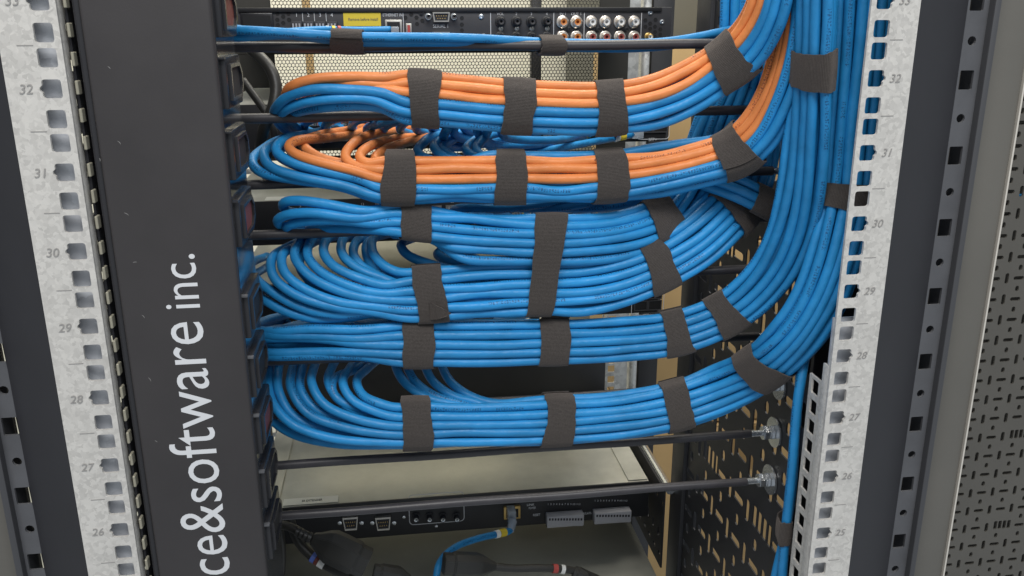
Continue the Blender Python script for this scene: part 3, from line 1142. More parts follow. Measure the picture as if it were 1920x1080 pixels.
for px in (780, 805, 830, 856):
    jack(ex, px, 967, .0045, (MT['slot'], MT['zinc']), 'mini_jack')
    ftext('port_caption', '1', px, 943, .003, MT['print_white'], ex)
screw(ex, 757, 969, .002)
screw(ex, 818, 986, .0018)
rj = fbox('network_port', 944, 975, 947, 970, .004, MT['gold'], ex, .0005)
fbox('port_mouth', 948, 971, 951, 967, .0044, MT['dark'], rj)
ftext('port_caption', 'LINK', 995, 946, .004, MT['print_white'], ex)
ftext('port_caption', 'POWER', 998, 952, .004, MT['print_white'], ex, width=.008)
ftext('port_caption', 'RESET', 1006, 965, .004, MT['print_white'], ex, width=.008)
ftext('port_caption', 'RELAYS', 1101, 962, .004, MT['print_white'], ex, width=.0095)
for xa, xb in ((1023, 1091), (1111, 1179)):
    dy = -(xa - 1023) * .075
    tb = fbox('terminal_block', xa, xb, 958 + dy, 978 + dy, .011, MT['grey_block'], ex, .0006)
    n = 12
    for k in range(n):
        xk = xa + 2 + (xb - xa - 4) * (k + .5) / n
        fbox('wire_hole', xk - 1.7, xk + 1.7, 962 + dy, 966 + dy, .0114, MT['slot'], tb)
        fbox('clamp', xk - 1.9, xk + 1.9, 970 + dy, 976 + dy, .0114, MT['grey_block'], tb)
        ftext('terminal_number', str(k + 1), xk, 945 + dy, .003, MT['print_white'], ex)
# --- bottom device: only its pale top shows
bz = P(900, 1080, FY - .02)[2]
t = thing('lower_device', (0, FY, bz - .05), 'dark grey sheet top of a device under the power plugs', 'device')
box('chassis', -.2195, .2195, FY - .12, FY + .23, bz - .05, bz - .003, MT['top_dark'], t, .001)
box('face', -.2195, .2195, FY - .1225, FY - .1203, bz - .05, bz - .002, MT['device'], t)

# --- slide rails beside the lowest device
for xs, lab in ((1, 'black slotted slide rail with a chrome tube beside the lowest device'), (-1, 'black slotted slide rail on the power strip side of the lowest device')):
    t = thing('slide_rail', (xs * .23, FY, ez0), lab, 'rail', 'slide rails')
    cells = []
    for i in range(12):
        a = FY - .03 + i * .02
        cells.append((rect(a, a + .02, ez0 - .05, ez0 + .05), [rrect(a + .006, ez0 + .03, .008, .005, .002, 2), rrect(a + .014, ez0 - .01, .006, .012, .002, 2),
                                                               rrect(a + .006, ez0 - .035, .009, .005, .002, 2)]))
    if xs > 0:
        me = plate('slide', [([(-p, q) for p, q in reversed(o_)], [[(-p, q) for p, q in reversed(h)] for h in hs]) for o_, hs in cells], .002, (.2275, 0, 0), (0, -1, 0), (0, 0, 1))
    else:
        me = plate('slide', cells, .002, (-.2275, 0, 0), (0, 1, 0), (0, 0, 1))
    obj('bar', me, MT['panel'], t)
    cylinder('tube', (xs * .2345, FY - .03, ez1 + .004), (xs * .2345, .59, ez1 + .004), .0048, MT['zinc'], t)


# ------------------------------------------------------------------ cables
RC = .0034


def catmull(pts, step=.0022):
    p = np.array(pts, float)
    p = np.vstack([2 * p[0] - p[1], p, 2 * p[-1] - p[-2]])
    out = []
    for i in range(1, len(p) - 2):
        p0, p1, p2, p3 = p[i - 1:i + 3]
        d = [max(np.linalg.norm(b - a) ** .5, 1e-5) for a, b in ((p0, p1), (p1, p2), (p2, p3))]
        t0, t1 = 0, d[0]
        t2, t3 = t1 + d[1], t1 + d[1] + d[2]
        n = max(6, int(np.linalg.norm(p2 - p1) / step * 1.5))
        t = np.linspace(t1, t2, n, endpoint=False)[:, None]
        a1 = (t1 - t) / (t1 - t0) * p0 + (t - t0) / (t1 - t0) * p1
        a2 = (t2 - t) / (t2 - t1) * p1 + (t - t1) / (t2 - t1) * p2
        a3 = (t3 - t) / (t3 - t2) * p2 + (t - t2) / (t3 - t2) * p3
        b1 = (t2 - t) / (t2 - t0) * a1 + (t - t0) / (t2 - t0) * a2
        b2 = (t3 - t) / (t3 - t1) * a2 + (t - t1) / (t3 - t1) * a3
        out.append((t2 - t) / (t2 - t1) * b1 + (t - t1) / (t2 - t1) * b2)
    out.append(p[-2][None])
    return np.vstack(out)


def resample(p, step):
    seg = np.linalg.norm(np.diff(p, axis=0), axis=1)
    s = np.concatenate([[0], np.cumsum(seg)])
    n = max(4, int(s[-1] / step))
    u = np.linspace(0, s[-1], n)
    return np.stack([np.interp(u, s, p[:, k]) for k in range(3)], 1), u


def soften(p, it):
    for _ in range(it):
        q = p.copy()
        q[1:-1] = .25 * p[:-2] + .5 * p[1:-1] + .25 * p[2:]
        p = q
    return p


def tube(name, pts, r, k=12, step=.0028, it=4, phase=None):
    p, _ = resample(np.array(pts), step)
    p = soften(p, it)
    p, u = resample(p, step)
    n = len(p)
    T = np.gradient(p, axis=0)
    T /= np.linalg.norm(T, axis=1)[:, None]
    # frame facing the front so that the print line sits where it was drawn
    N = np.zeros_like(T)
    ref = np.array([0, -1., .25])
    a = ref - T[0] * (ref @ T[0])
    if np.linalg.norm(a) < .1:
        a = np.array([1., 0, .3]) - T[0] * (np.array([1., 0, .3]) @ T[0])
    N[0] = a / np.linalg.norm(a)
    for i in range(1, n):
        a = N[i - 1] - T[i] * (N[i - 1] @ T[i])
        N[i] = a / np.linalg.norm(a)
    B = np.cross(T, N)
    ph = (rng.uniform(0, 2 * math.pi) if phase is None else phase)
    ang = np.linspace(0, 2 * math.pi, k + 1)[:-1] + ph
    v = (p[:, None] + r * (np.cos(ang)[None, :, None] * N[:, None] + np.sin(ang)[None, :, None] * B[:, None])).reshape(-1, 3)
    i, j = np.meshgrid(np.arange(n - 1), np.arange(k), indexing='ij')
    q = np.stack([i * k + j, i * k + (j + 1) % k, (i + 1) * k + (j + 1) % k, (i + 1) * k + j], -1).reshape(-1, 4)
    me = bpy.data.meshes.new(name)
    nf = len(q)
    me.vertices.add(len(v))
    me.vertices.foreach_set('co', v.ravel())
    me.loops.add(nf * 4)
    me.loops.foreach_set('vertex_index', q.ravel())
    me.polygons.add(nf)
    me.polygons.foreach_set('loop_start', np.arange(nf) * 4)
    me.update(calc_edges=True)
    uvl = me.uv_layers.new(name='UVMap')
    off = rng.uniform(0, 40)
    U0, U1 = u[i] + off, u[i + 1] + off
    V0, V1 = j / k, (j + 1) / k
    uv = np.stack([np.stack([U0, V0], -1), np.stack([U0, V1], -1), np.stack([U1, V1], -1), np.stack([U1, V0], -1)], 2).reshape(-1, 2)
    uvl.data.foreach_set('uv', uv.ravel())
    me.polygons.foreach_set('use_smooth', np.ones(nf, bool))
    bm = bmesh.new()                # close both ends
    bm.from_mesh(me)
    bmesh.ops.holes_fill(bm, edges=[e for e in bm.edges if e.is_boundary], sides=0)
    bm.to_mesh(me)
    bm.free()
    me.validate()
    return me


CABLES = {'blue': 'blue network cable', 'orange': 'orange network cable'}


def cable(pts, color, where, r=RC, name=None, group=None, smooth_it=4, catm=True, label=None):
    p = catmull(pts) if catm else np.array(pts)
    me = tube('cable', p, r, it=smooth_it)
    o = obj(name or 'network_cable', me, MT[color])
    tag(o, label or (CABLES[color] + ' ' + where), 'cable', group or (color + ' cables ' + where))
    return o


class Bundle:
    def __init__(self, pts, straps=(), twist=()):
        c = catmull([P(*q) for q in pts], .002)
        c, self.s = resample(c, .002)
        c = soften(c, 14)
        self.c, self.s = resample(c, .002)
        T = np.gradient(self.c, axis=0)
        T /= np.linalg.norm(T, axis=1)[:, None]
        V = self.c - CAM
        V /= np.linalg.norm(V, axis=1)[:, None]
        # use one steady front direction rather than the viewer's: the rack's own -Y leaning up a little
        B = np.tile(np.array([[-.05, -1., .22]]), (len(T), 1))
        B -= T * (B * T).sum(1)[:, None]
        B /= np.linalg.norm(B, axis=1)[:, None]
        self.T, self.B = T, B
        self.N = np.cross(B, T)
        d = self.c - CAM
        z = d @ FWD
        self.px = 960 + F_PX * (d @ RIGHT) / z
        self.py = 540 + F_PX * (d @ DOWN) / z
        self.calm = [self.s[self.at(*q)] for q in straps]
        self.tw = np.zeros(len(self.s))
        if twist:
            self.tw = np.radians(np.interp(self.s, [self.s[self.at(q[0], q[1])] for q in twist], [q[2] for q in twist]))

    def at(self, px, py=None):
        d = (self.px - px) ** 2 + (0 if py is None else (self.py - py) ** 2)
        return int(np.argmin(d))

    def follow(self, slot, i0, keys, i1=None):
        """points of a cable that runs in this slot from index i0"""
        i1 = len(self.c) if i1 is None else i1
        idx = np.arange(i0, i1, 3)
        s = self.s[idx]
        ka = np.interp(s, keys[0], keys[1])
        kb = np.interp(s, keys[0], keys[2])
        # spread where the bundle is not strapped
        calm = np.ones(len(s))
        for q in self.calm:         # a strap holds the cables in place
            calm *= 1 - np.exp(-((s - q) / .024) ** 4)
        co, si = np.cos(self.tw[idx]), np.sin(self.tw[idx])
        a, b = slot[0] * co + slot[1] * si + ka * calm, -slot[0] * si + slot[1] * co + kb * calm
        return self.c[idx] + self.N[idx] * a[:, None] + self.B[idx] * b[:, None]

    def keys(self, amp=.0011):
        n = max(4, int(self.s[-1] / .055))
        ks = np.linspace(0, self.s[-1], n)
        return ks, rng.normal(0, amp, n), rng.normal(0, amp * .8, n)


def rows(n, front, pitch=.0066):
    return [((n - 1) / 2 - i) * pitch for i in range(n)]


def layered(nf, nm, nb, p=.0066, d=.0057):
    """front, middle and back layers of slots, outer rows of the front layer falling back"""
    S = []
    for i, a in enumerate(rows(nf, 1, p)):
        e = abs(a) / max(1e-6, (nf - 1) / 2 * p) if nf > 1 else 0
        S.append((a * (1 - .05 * e), d * (1 - .55 * e ** 3)))
    for a in rows(nm, 0, p):
        S.append((a, 0))
    for a in rows(nb, 0, p):
        S.append((a, -d))
    return S


def strap(bn, px, slots, label, py=None, width=.0205, rod=None, theta0=None, extra=None, tilt=0., grow=.0014):
    """hook and loop strap: a flat tape wound once round the bundle with its end lapped over"""
    i = bn.at(px, py)
    c, T, N, B = bn.c[i], bn.T[i], bn.N[i], bn.B[i]
    co, si = math.cos(bn.tw[i]), math.sin(bn.tw[i])
    pts = [(a * co + b * si, -a * si + b * co, RC) for a, b in slots]
    if rod is not None:
        d = np.array([c[0], RODY, rod]) - c
        pts.append((d @ N, d @ B, .0036))
    for e in (extra or []):
        d = np.array(e) - c
        pts.append((d @ N, d @ B, RC))
    th0 = rng.uniform(0, 2 * math.pi) if theta0 is None else theta0
    lap = rng.uniform(.35, .8)
    n, m = 72, 9
    th = th0 + np.linspace(0, 2 * math.pi + lap, n)
    P2 = []
    for k, t in enumerate(th):
        dv = np.array([math.cos(t), math.sin(t)])
        best = max(pts, key=lambda q: q[0] * dv[0] + q[1] * dv[1] + q[2])
        rr = best[2] + grow + .0011 * max(0., (k / (n - 1) * (2 * math.pi + lap) - 2 * math.pi + .5) / (.5 + lap))
        P2.append((best[0] + rr * dv[0], best[1] + rr * dv[1]))
    P2 = np.array(P2)
    # resample evenly so that flats between cables get vertices too
    seg = np.linalg.norm(np.diff(P2, axis=0), axis=1)
    s = np.concatenate([[0], np.cumsum(seg)])
    n = 90
    uu = np.linspace(0, s[-1], n)
    P2 = np.stack([np.interp(uu, s, P2[:, 0]), np.interp(uu, s, P2[:, 1])], 1)
    P2 = soften(P2, 2)
    wob = rng.normal(0, .00034, (n, 2))
    wob = soften(np.cumsum(wob, 0) - np.linspace(0, 1, n)[:, None] * wob.sum(0), 3)
    v, f, uv = [], [], []
    nrm = np.gradient(P2, axis=0)
    nrm = np.stack([nrm[:, 1], -nrm[:, 0]], 1)
    nrm /= np.linalg.norm(nrm, axis=1)[:, None] + 1e-9
    if ((P2 - P2.mean(0)) * nrm).sum() < 0:
        nrm = -nrm
    th_ = .0009
    for side in (0, 1):
        for k in range(n):
            for j in range(m):
                w = (j / (m - 1) - .5) * width
                ii = int(np.clip(i + round(w / .002), 0, len(bn.c) - 1))
                ce = bn.c[ii] if abs(w) > 1e-9 else c
                # follow the bundle's bend
                fr = np.clip(i + w / .002, 0, len(bn.c) - 1.001)
                i_ = int(fr)
                ft = fr - i_
                ce = bn.c[i_] * (1 - ft) + bn.c[i_ + 1] * ft
                Nn = bn.N[i_] * (1 - ft) + bn.N[i_ + 1] * ft
                Bb = bn.B[i_] * (1 - ft) + bn.B[i_ + 1] * ft
                edge = (wob[k, 0] if j == 0 else wob[k, 1] if j == m - 1 else 0)
                bulge = .0003 * math.sin(math.pi * j / (m - 1))
                o = P2[k] + nrm[k] * (bulge - side * th_)
                sk = tilt * (o[0])
                v.append(ce + Nn * o[0] + Bb * o[1] + T * (edge + sk))
    for side in (0, 1):
        for k in range(n - 1):
            for j in range(m - 1):
                b = side * n * m
                q = (b + k * m + j, b + k * m + j + 1, b + (k + 1) * m + j + 1, b + (k + 1) * m + j)
                f.append(q if side == 0 else q[::-1])
                uv.append([(uu[k], j), (uu[k], j + 1), (uu[k + 1], j + 1), (uu[k + 1], j)] if side == 0 else
                          [(uu[k + 1], j), (uu[k + 1], j + 1), (uu[k], j + 1), (uu[k], j)])
    b = n * m
    for k in range(n - 1):
        for j in (0, m - 1):
            f.append((k * m + j, (k + 1) * m + j, b + (k + 1) * m + j, b + k * m + j))
            uv.append([(uu[k], j)] * 4)
    for k in (0, n - 1):
        for j in range(m - 1):
            f.append((k * m + j, k * m + j + 1, b + k * m + j + 1, b + k * m + j))
            uv.append([(uu[k], j)] * 4)
    me = mesh('strap', v, f)
    l = me.uv_layers.new(name='UVMap')
    flat = np.array([(q[1] / (m - 1) * width, q[0]) for fc in uv for q in fc])
    # ribs run across the tape: put length on Y
    l.data.foreach_set('uv', flat.ravel())
    bm = bmesh.new()
    bm.from_mesh(me)
    bmesh.ops.recalc_face_normals(bm, faces=bm.faces)
    bm.to_mesh(me)
    bm.free()
    smooth(me, .9)
    o = obj('cable_strap', me, MT['strap'])
    return tag(o, label, 'strap', 'hook and loop straps')


def lead(*pts):
    return [P(*q) for q in pts]


ORD = ['topmost', 'second', 'third', 'fourth', 'fifth', 'sixth', 'seventh']
ROWS = {}


def run(bn, slot, lead_pts, start_px, color, where, amp=.0011, start_py=None, end_i=None):
    i0 = bn.at(start_px, start_py)
    pts = bn.follow(slot, i0, bn.keys(amp), end_i)
    path = list(lead_pts) + list(pts[::4]) + [pts[-1]]
    if slot[1] > .0009 or (slot[0] < -.0148 and slot[1] > -.003):      # shows in the front row: counted from its upper edge
        ROWS.setdefault(id(bn), []).append((slot[0], color, where, cable(path, color, where)))
        return ROWS[id(bn)][-1][3]
    o = cable(path, color, 'behind the front row ' + where)
    return o


W = {1: 'in the upper orange and blue bundle', 2: 'in the lower orange and blue bundle', 3: 'in the first all blue bundle',
     4: 'in the second all blue bundle', 5: 'in the third all blue bundle',
     6: 'in the lowest strapped bundle'}
D = .088

# ---- thin pair along the top bar
t0 = Bundle([(380, 58, .1), (440, 62, .097), (540, 66, .097), (652, 74, .0985), (760, 74, .0985), (880, 77, .103), (1030, 84, .1135), (1200, 85, .1155), (1300, 79, .1145), (1360, 70, .115), (1420, 50, .12)])
cable([P(380, 60, .12)] + list(t0.follow((.0016, .001), t0.at(440), t0.keys(.0002))[::12]), 'blue', 'along the uppermost lacing bar', RC * .86)
cable([P(380, 66, .12), P(440, 70, .1), P(540, 66, .104)] + list(t0.follow((-.0006, -.0045), t0.at(652), t0.keys(.0002))[::12]), 'blue', 'along the uppermost lacing bar', RC * .86)
strap(t0, 652, [(.0016, .001), (-.0006, -.0045)], 'black strap round the uppermost bar beside the yellow label', rod=ROD_Z[0], width=.0195, theta0=1.2)
strap(t0, 1031, [(.0016, .001), (-.0006, -.0045)], 'black strap round the uppermost bar under the round audio jacks', rod=ROD_Z[0], width=.0175, theta0=2.9)
c = cable(lead((430, 52, .2), (520, 60, .3), (600, 55, .33), (680, 56, .345), (732, 55, .35)), 'blue', '', .0029, label='blue network cable with coloured marker rings plugged into the media device')
o_ = c
for px, mtl in ((611, 'white'), (622, 'yellow'), (633, 'red')):
    ce = P(px, 56, .334)
    q = P(px + 6, 56, .335)
    cylinder('marker_ring', ce, ce + (q - ce) * .9 + np.array([0, 0, 0]), .0036, MT[mtl], c)
box('plug', *[x for x in (P(733, 56, .352)[0], P(748, 56, .352)[0])], .342, .358, P(740, 62, .35)[2], P(740, 50, .35)[2], MT['clear'], c, .0008)

# ---- bundle 1: orange over blue
b1 = Bundle([(600, 176, .092), (680, 176, D), (797, 180, .086), (880, 188, .086), (975, 196, .086), (1060, 199, .086), (1145, 199, .086), (1215, 187, .085), (1280, 164, .084),
             (1330, 136, .08), (1370, 110, .074), (1410, 70, .064), (1438, 20, .055), (1452, -40, .052), (1458, -110, .05)],
            [(797, 178), (975, 194), (1145, 198), (1370, 110)], [(1145, 198, 0), (1280, 164, 8), (1370, 110, 28), (1438, 20, 62), (1458, -110, 80)])
S1 = [(.0128, .0012), (.0072, .0046), (.0012, .0057), (-.0050, .0055), (-.0110, .0035), (-.0158, -.0008),
      (.0125, -.0050), (.0055, -.0010), (-.0010, -.0012), (-.0075, -.0020), (.0060, -.0075), (-.0010, -.0078), (-.0085, -.0078)]
run(b1, S1[0], lead((640, 215, .28), (570, 205, .16), (536, 182, .105), (545, 162, .092), (590, 148, .088), (660, 144, .086), (730, 145, .085)), 758, 'orange', W[1])
run(b1, S1[1], lead((650, 225, .28), (580, 205, .17), (545, 182, .112), (560, 162, .1), (610, 154, .092), (680, 156, .086), (740, 160, .085)), 758, 'orange', W[1])

run(b1, S1[2], lead((690, 225, .28), (610, 205, .18), (575, 180, .12), (600, 163, .1), (660, 163, .09), (730, 168, .083)), 758, 'orange', W[1])
run(b1, S1[3], lead((560, 255, .28), (522, 230, .15), (517, 203, .105), (540, 181, .094), (585, 168, .087), (650, 168, .083), (730, 177, .081)), 758, 'blue', W[1])
run(b1, S1[4], lead((590, 258, .28), (535, 235, .15), (527, 212, .107), (560, 195, .094), (620, 185, .086), (700, 187, .082)), 758, 'blue', W[1])
run(b1, S1[5], lead((620, 260, .28), (550, 235, .16), (545, 214, .112), (585, 204, .098), (645, 199, .09), (720, 203, .086)), 758, 'blue', W[1])
for k, s in enumerate(S1[6:]):
    run(b1, s, lead((700 + 40 * k, 255, .28), (690 + 30 * k, 240, .17), (730 + 25 * k, 225 - 4 * k, .115), (790 + 20 * k, 205 - 4 * k, .100)), 850 + 13 * k, 'blue', W[1])
for px, py, lab, kw in ((797, None, 'black strap on the upper orange and blue bundle next to the cable loops', dict(rod=ROD_Z[1], theta0=3.4, tilt=-.06)),
                        (975, None, 'black strap in the middle of the upper orange and blue bundle', dict(rod=ROD_Z[1], theta0=4.4, tilt=.08)),
                        (1145, None, 'black strap on the upper orange and blue bundle where it starts to rise', dict(rod=ROD_Z[1], theta0=4.0, tilt=.0)),
                        (1370, 110, 'black strap on the upper orange and blue bundle where it turns upward', dict(theta0=4.2))):
    strap(b1, px, S1, lab, py, **kw)

# ---- bundle 2
b2 = Bundle([(640, 330, D), (690, 334, .087), (750, 336, .086), (860, 335, .086), (960, 334, .086), (1060, 334, .086), (1140, 332, .086), (1240, 320, .085), (1320, 303, .082),
             (1380, 284, .076), (1425, 240, .068), (1462, 175, .060), (1487, 90, .055), (1498, 0, .052), (1503, -90, .05)],
            [(750, 339), (960, 336), (1140, 333), (1380, 284)], [(1140, 333, 0), (1320, 303, 14), (1380, 284, 30), (1462, 175, 62), (1503, -90, 85)])
S2 = [(.0118, .0030), (.0057, .0056), (-.0004, .0060), (-.0065, .0055), (-.0120, .0030), (.0155, -.0030),
      (.0095, -.0022), (.0028, -.0006), (-.0040, -.0008), (-.0105, -.0030), (.0060, -.0078), (-.0010, -.0080), (-.0080, -.0080), (-.0138, -.0040)]
run(b2, S2[0], lead((815, 245, .30), (790, 255, .24), (735, 262, .15), (688, 277, .105), (672, 295, .092), (690, 309, .086)), 712, 'orange', W[2])
run(b2, S2[1], lead((780, 238, .30), (740, 246, .22), (690, 254, .14), (658, 273, .105), (645, 296, .094), (672, 314, .087)), 712, 'orange', W[2])
run(b2, S2[2], lead((700, 235, .30), (665, 252, .2), (600, 260, .13), (555, 264, .106), (537, 274, .1), (552, 288, .094), (600, 304, .088), (670, 321, .083)), 712, 'orange', W[2])
run(b2, S2[3], lead((640, 240, .30), (575, 252, .17), (530, 264, .115), (515, 281, .104), (540, 301, .095), (610, 321, .088), (680, 337, .084)), 712, 'blue', W[2])
run(b2, S2[4], lead((590, 250, .28), (520, 268, .15), (494, 290, .11), (505, 312, .1), (560, 331, .092), (640, 346, .086)), 712, 'blue', W[2])
run(b2, S2[13], lead((560, 250, .28), (500, 275, .15), (472, 305, .11), (485, 322, .103), (550, 336, .096), (640, 350, .092)), 712, 'blue', W[2])
run(b2, S2[6], lead((830, 250, .30), (780, 262, .18), (720, 282, .115), (700, 300, .1), (720, 312, .095)), 780, 'orange', W[2])
run(b2, S2[10], lead((700, 236, .31), (650, 245, .2), (590, 256, .14), (565, 270, .115), (600, 296, .104), (680, 312, .098)), 760, 'orange', W[2])
run(b2, S2[7], lead((640, 243, .31), (560, 262, .16), (520, 290, .118), (560, 312, .106), (640, 332, .1)), 760, 'blue', W[2])
for k, s in enumerate((S2[5], S2[11], S2[8], S2[12], S2[9])):
    x = 778 + 30 * k
    j_ = rng.normal(0, 7, 8)
    run(b2, s, lead((x + 130 + j_[0], 244, .33), (x + 66 + 2 * j_[1], 250 + .4 * j_[2], .22), (x + 14 + j_[3], 264 + .5 * j_[4], .14 + .0012 * j_[5]), (x + .8 * j_[3], 284 + .4 * j_[6], .112), (x + 30 + j_[7], 301, .102), (x + 84, 310, .097)), min(x + 130, 925), 'blue', W[2])
for px, py, lab, kw in ((750, None, 'black strap on the lower orange and blue bundle next to the orange loops', dict(rod=ROD_Z[2], theta0=3.6)),
                        (960, None, 'black strap in the middle of the lower orange and blue bundle', dict(rod=ROD_Z[2], theta0=4.2)),
                        (1140, None, 'black strap on the lower orange and blue bundle where it starts to rise', dict(rod=ROD_Z[2], theta0=3.9)),
                        (1380, 284, 'black strap on the lower orange and blue bundle where it turns upward', dict(theta0=1.0, width=.022))):
    strap(b2, px, S2, lab, py, **kw)

# ---- bundle 3
b3 = Bundle([(690, 416, .09), (775, 427, .088), (860, 437, .087), (960, 444, .086), (1018, 445, .086), (1110, 444, .088), (1190, 430, .095), (1232, 414, .102), (1280, 368, .118),
             (1312, 300, .13), (1335, 235, .135), (1365, 165, .135), (1386, 90, .132), (1392, 10, .13), (1394, -80, .13)], [(776, 424), (1018, 445), (1232, 414)])
S3 = [(.0132, .0020), (.0082, .0050), (.0025, .0060), (-.0040, .0057), (-.0105, .0045), (-.0165, .0010), (.0115, -.0025), (.0045, -.0006), (-.0030, -.0010), (-.0100, -.0022)]
run(b3, S3[0], lead((640, 405, .30), (570, 400, .16), (533, 392, .11), (529, 380, .103), (560, 376, .095), (620, 384, .09), (690, 396, .086)), 738, 'blue', W[3])
run(b3, S3[1], lead((660, 425, .30), (580, 428, .16), (528, 424, .112), (517, 414, .105), (540, 402, .097), (590, 399, .09), (670, 409, .086)), 738, 'blue', W[3])
run(b3, S3[2], lead((690, 432, .30), (600, 436, .16), (545, 434, .115), (534, 426, .107), (570, 415, .098), (640, 413, .09), (700, 419, .086)), 738, 'blue', W[3])
run(b3, S3[3], lead((700, 420, .30), (620, 425, .17), (580, 430, .12), (620, 428, .106), (690, 430, .092)), 738, 'blue', W[3])
for k, s in enumerate(S3[4:]):
    run(b3, s, lead((820 + 25 * k, 400, .31), (760 + 20 * k, 425, .17), (740 + 12 * k, 440, .115), (790 + 10 * k, 441, .1)), 850 + 20 * k, 'blue', W[3])
strap(b3, 776, [s for s in S3 if s[0] > -.009], 'black strap on the first all blue bundle next to its loops', None, rod=ROD_Z[3], theta0=3.2, tilt=-.1)
strap(b3, 1232, S3, 'black strap on the first all blue bundle in the shade where it turns upward', 414, theta0=4.0)

# ---- bundle 4
b4 = Bundle([(690, 560, .09), (800, 553, .088), (900, 546, .087), (1010, 541, .086), (1100, 540, .087), (1170, 524, .088), (1232, 499, .09), (1300, 460, .095), (1350, 416, .103), (1374, 393, .110),
             (1398, 350, .124), (1414, 285, .134), (1428, 185, .137), (1442, 70, .135), (1447, 0, .133), (1450, -90, .13)], [(803, 553), (1014, 541), (1232, 499), (1374, 393)])
S4 = [(.0165, .0015), (.0105, .0048), (.0040, .0060), (-.0026, .0060), (-.0092, .0052), (-.0155, .0025), (.0130, -.0030), (.0065, -.0008), (-.0002, -.0006), (-.0068, -.0010), (-.0130, -.0030),
      (.0070, -.0075), (-.0005, -.0078), (-.0078, -.0076)]
run(b4, S4[5], lead((620, 425, .33), (590, 445, .22), (540, 463, .14), (508, 487, .112), (513, 521, .1), (553, 552, .092), (620, 574, .087), (700, 584, .084)), 764, 'blue', W[4])
run(b4, S4[4], lead((640, 425, .33), (600, 446, .22), (552, 464, .14), (528, 480, .112), (532, 510, .1), (570, 541, .092), (630, 565, .086), (700, 574, .083)), 764, 'blue', W[4])
run(b4, S4[3], lead((650, 425, .33), (600, 442, .2), (560, 456, .128), (552, 482, .108), (577, 515, .097), (622, 540, .089), (680, 557, .084)), 764, 'blue', W[4])
run(b4, S4[10], lead((660, 428, .33), (610, 445, .2), (570, 470, .13), (560, 497, .115), (585, 530, .104), (640, 556, .098)), 764, 'blue', W[4])
run(b4, S4[2], lead((670, 425, .33), (620, 440, .2), (581, 455, .128), (577, 482, .108), (602, 510, .097), (650, 534, .088), (710, 550, .084)), 764, 'blue', W[4])
run(b4, S4[1], lead((690, 425, .33), (650, 438, .2), (610, 453, .125), (607, 476, .108), (627, 500, .097), (675, 522, .089), (725, 535, .085)), 764, 'blue', W[4])
run(b4, S4[7], lead((715, 425, .33), (680, 438, .2), (641, 453, .125), (641, 477, .11), (668, 502, .1), (715, 521, .094)), 764, 'blue', W[4])
run(b4, S4[8], lead((740, 428, .33), (700, 440, .2), (665, 458, .13), (663, 482, .115), (690, 508, .106), (730, 524, .1)), 764, 'blue', W[4])
run(b4, S4[0], lead((760, 425, .33), (730, 438, .2), (697, 453, .125), (701, 478, .108), (722, 500, .098), (755, 513, .092)), 768, 'blue', W[4])
run(b4, S4[6], lead((740, 428, .33), (705, 445, .2), (686, 466, .13), (692, 492, .116), (720, 514, .106)), 764, 'blue', W[4])
run(b4, S4[9], lead((500, 480, .30), (470, 500, .15), (484, 527, .11), (525, 557, .1), (575, 580, .094), (640, 590, .09)), 740, 'blue', W[4])
run(b4, S4[13], lead((500, 500, .30), (470, 530, .15), (490, 558, .11), (535, 584, .1), (590, 597, .096), (650, 596, .096)), 760, 'blue', W[4])
run(b4, S4[11], lead((830, 428, .33), (780, 445, .2), (752, 463, .125), (768, 481, .11), (820, 499, .1), (890, 514, .096)), 962, 'blue', W[4])
run(b4, S4[12], lead((900, 428, .33), (860, 455, .2), (820, 478, .13), (850, 490, .105), (910, 502, .096)), 962, 'blue', W[4])
run(b4, (.0200, -.0030), lead((940, 430, .33), (880, 455, .18), (850, 466, .12), (880, 480, .104), (940, 503, .096)), 968, 'blue', W[4])
strap(b4, 803, [s for s in S4], 'black strap with a frayed tail on the second all blue bundle near its loops', None, theta0=5.4, rod=None, tilt=-.03)
tail_strap = [o for o in COL.objects if 'frayed tail' in o.get('label', '')][0]
ts = [P(*q) for q in ((806, 566, .0735), (818, 573, .072), (832, 580, .071), (846, 588, .0705), (836, 594, .071), (820, 599, .073), (806, 600, .077))]
tb_ = [q + np.array([0, .0011, 0]) for q in ts]
n_ = len(ts)
tm = mesh('tail', ts + tb_, [tuple(range(n_))[::-1], tuple(range(n_, 2 * n_))] + [(i, (i + 1) % n_, n_ + (i + 1) % n_, n_ + i) for i in range(n_)])
tm.uv_layers.new(name='UVMap')
obj('tail', tm, MT['strap'], tail_strap)
strap(b4, 1232, S4, 'black strap on the second all blue bundle where it starts to rise', 499, theta0=4.0)
strap(b4, 1374, S4, 'black strap on the second all blue bundle beside the perforated panel', 393, theta0=2.0, width=.019)
# tall strap that ties bundles 3 and 4 together
i3 = b3.at(1018)
ext = [b3.c[i3] + b3.N[i3] * a + b3.B[i3] * b for a, b in S3]
strap(b4, 1014, S4, 'tall black strap tying the first and second all blue bundles together', None, extra=ext, theta0=4.3, tilt=.10)

# ---- little side bundle running back under bundle 2
bs = Bundle([(1290, 322, .125), (1345, 340, .108), (1395, 360, .098), (1432, 378, .096), (1470, 402, .1), (1510, 432, .11), (1550, 470, .12)])
SS = [(.0060, .002), (-.0004, .004), (-.0066, .002), (.003, -.0035), (-.0036, -.0035)]
for s in SS:
    k = bs.keys(.0004)
    cable(list(bs.follow(s, 0, k)[::7]), 'blue', 'in the short bundle passing under the lower orange and blue bundle')
strap(bs, 1432, SS, 'small ribbed black strap beside the perforated panel under the orange bundles', 380, theta0=5., width=.019)

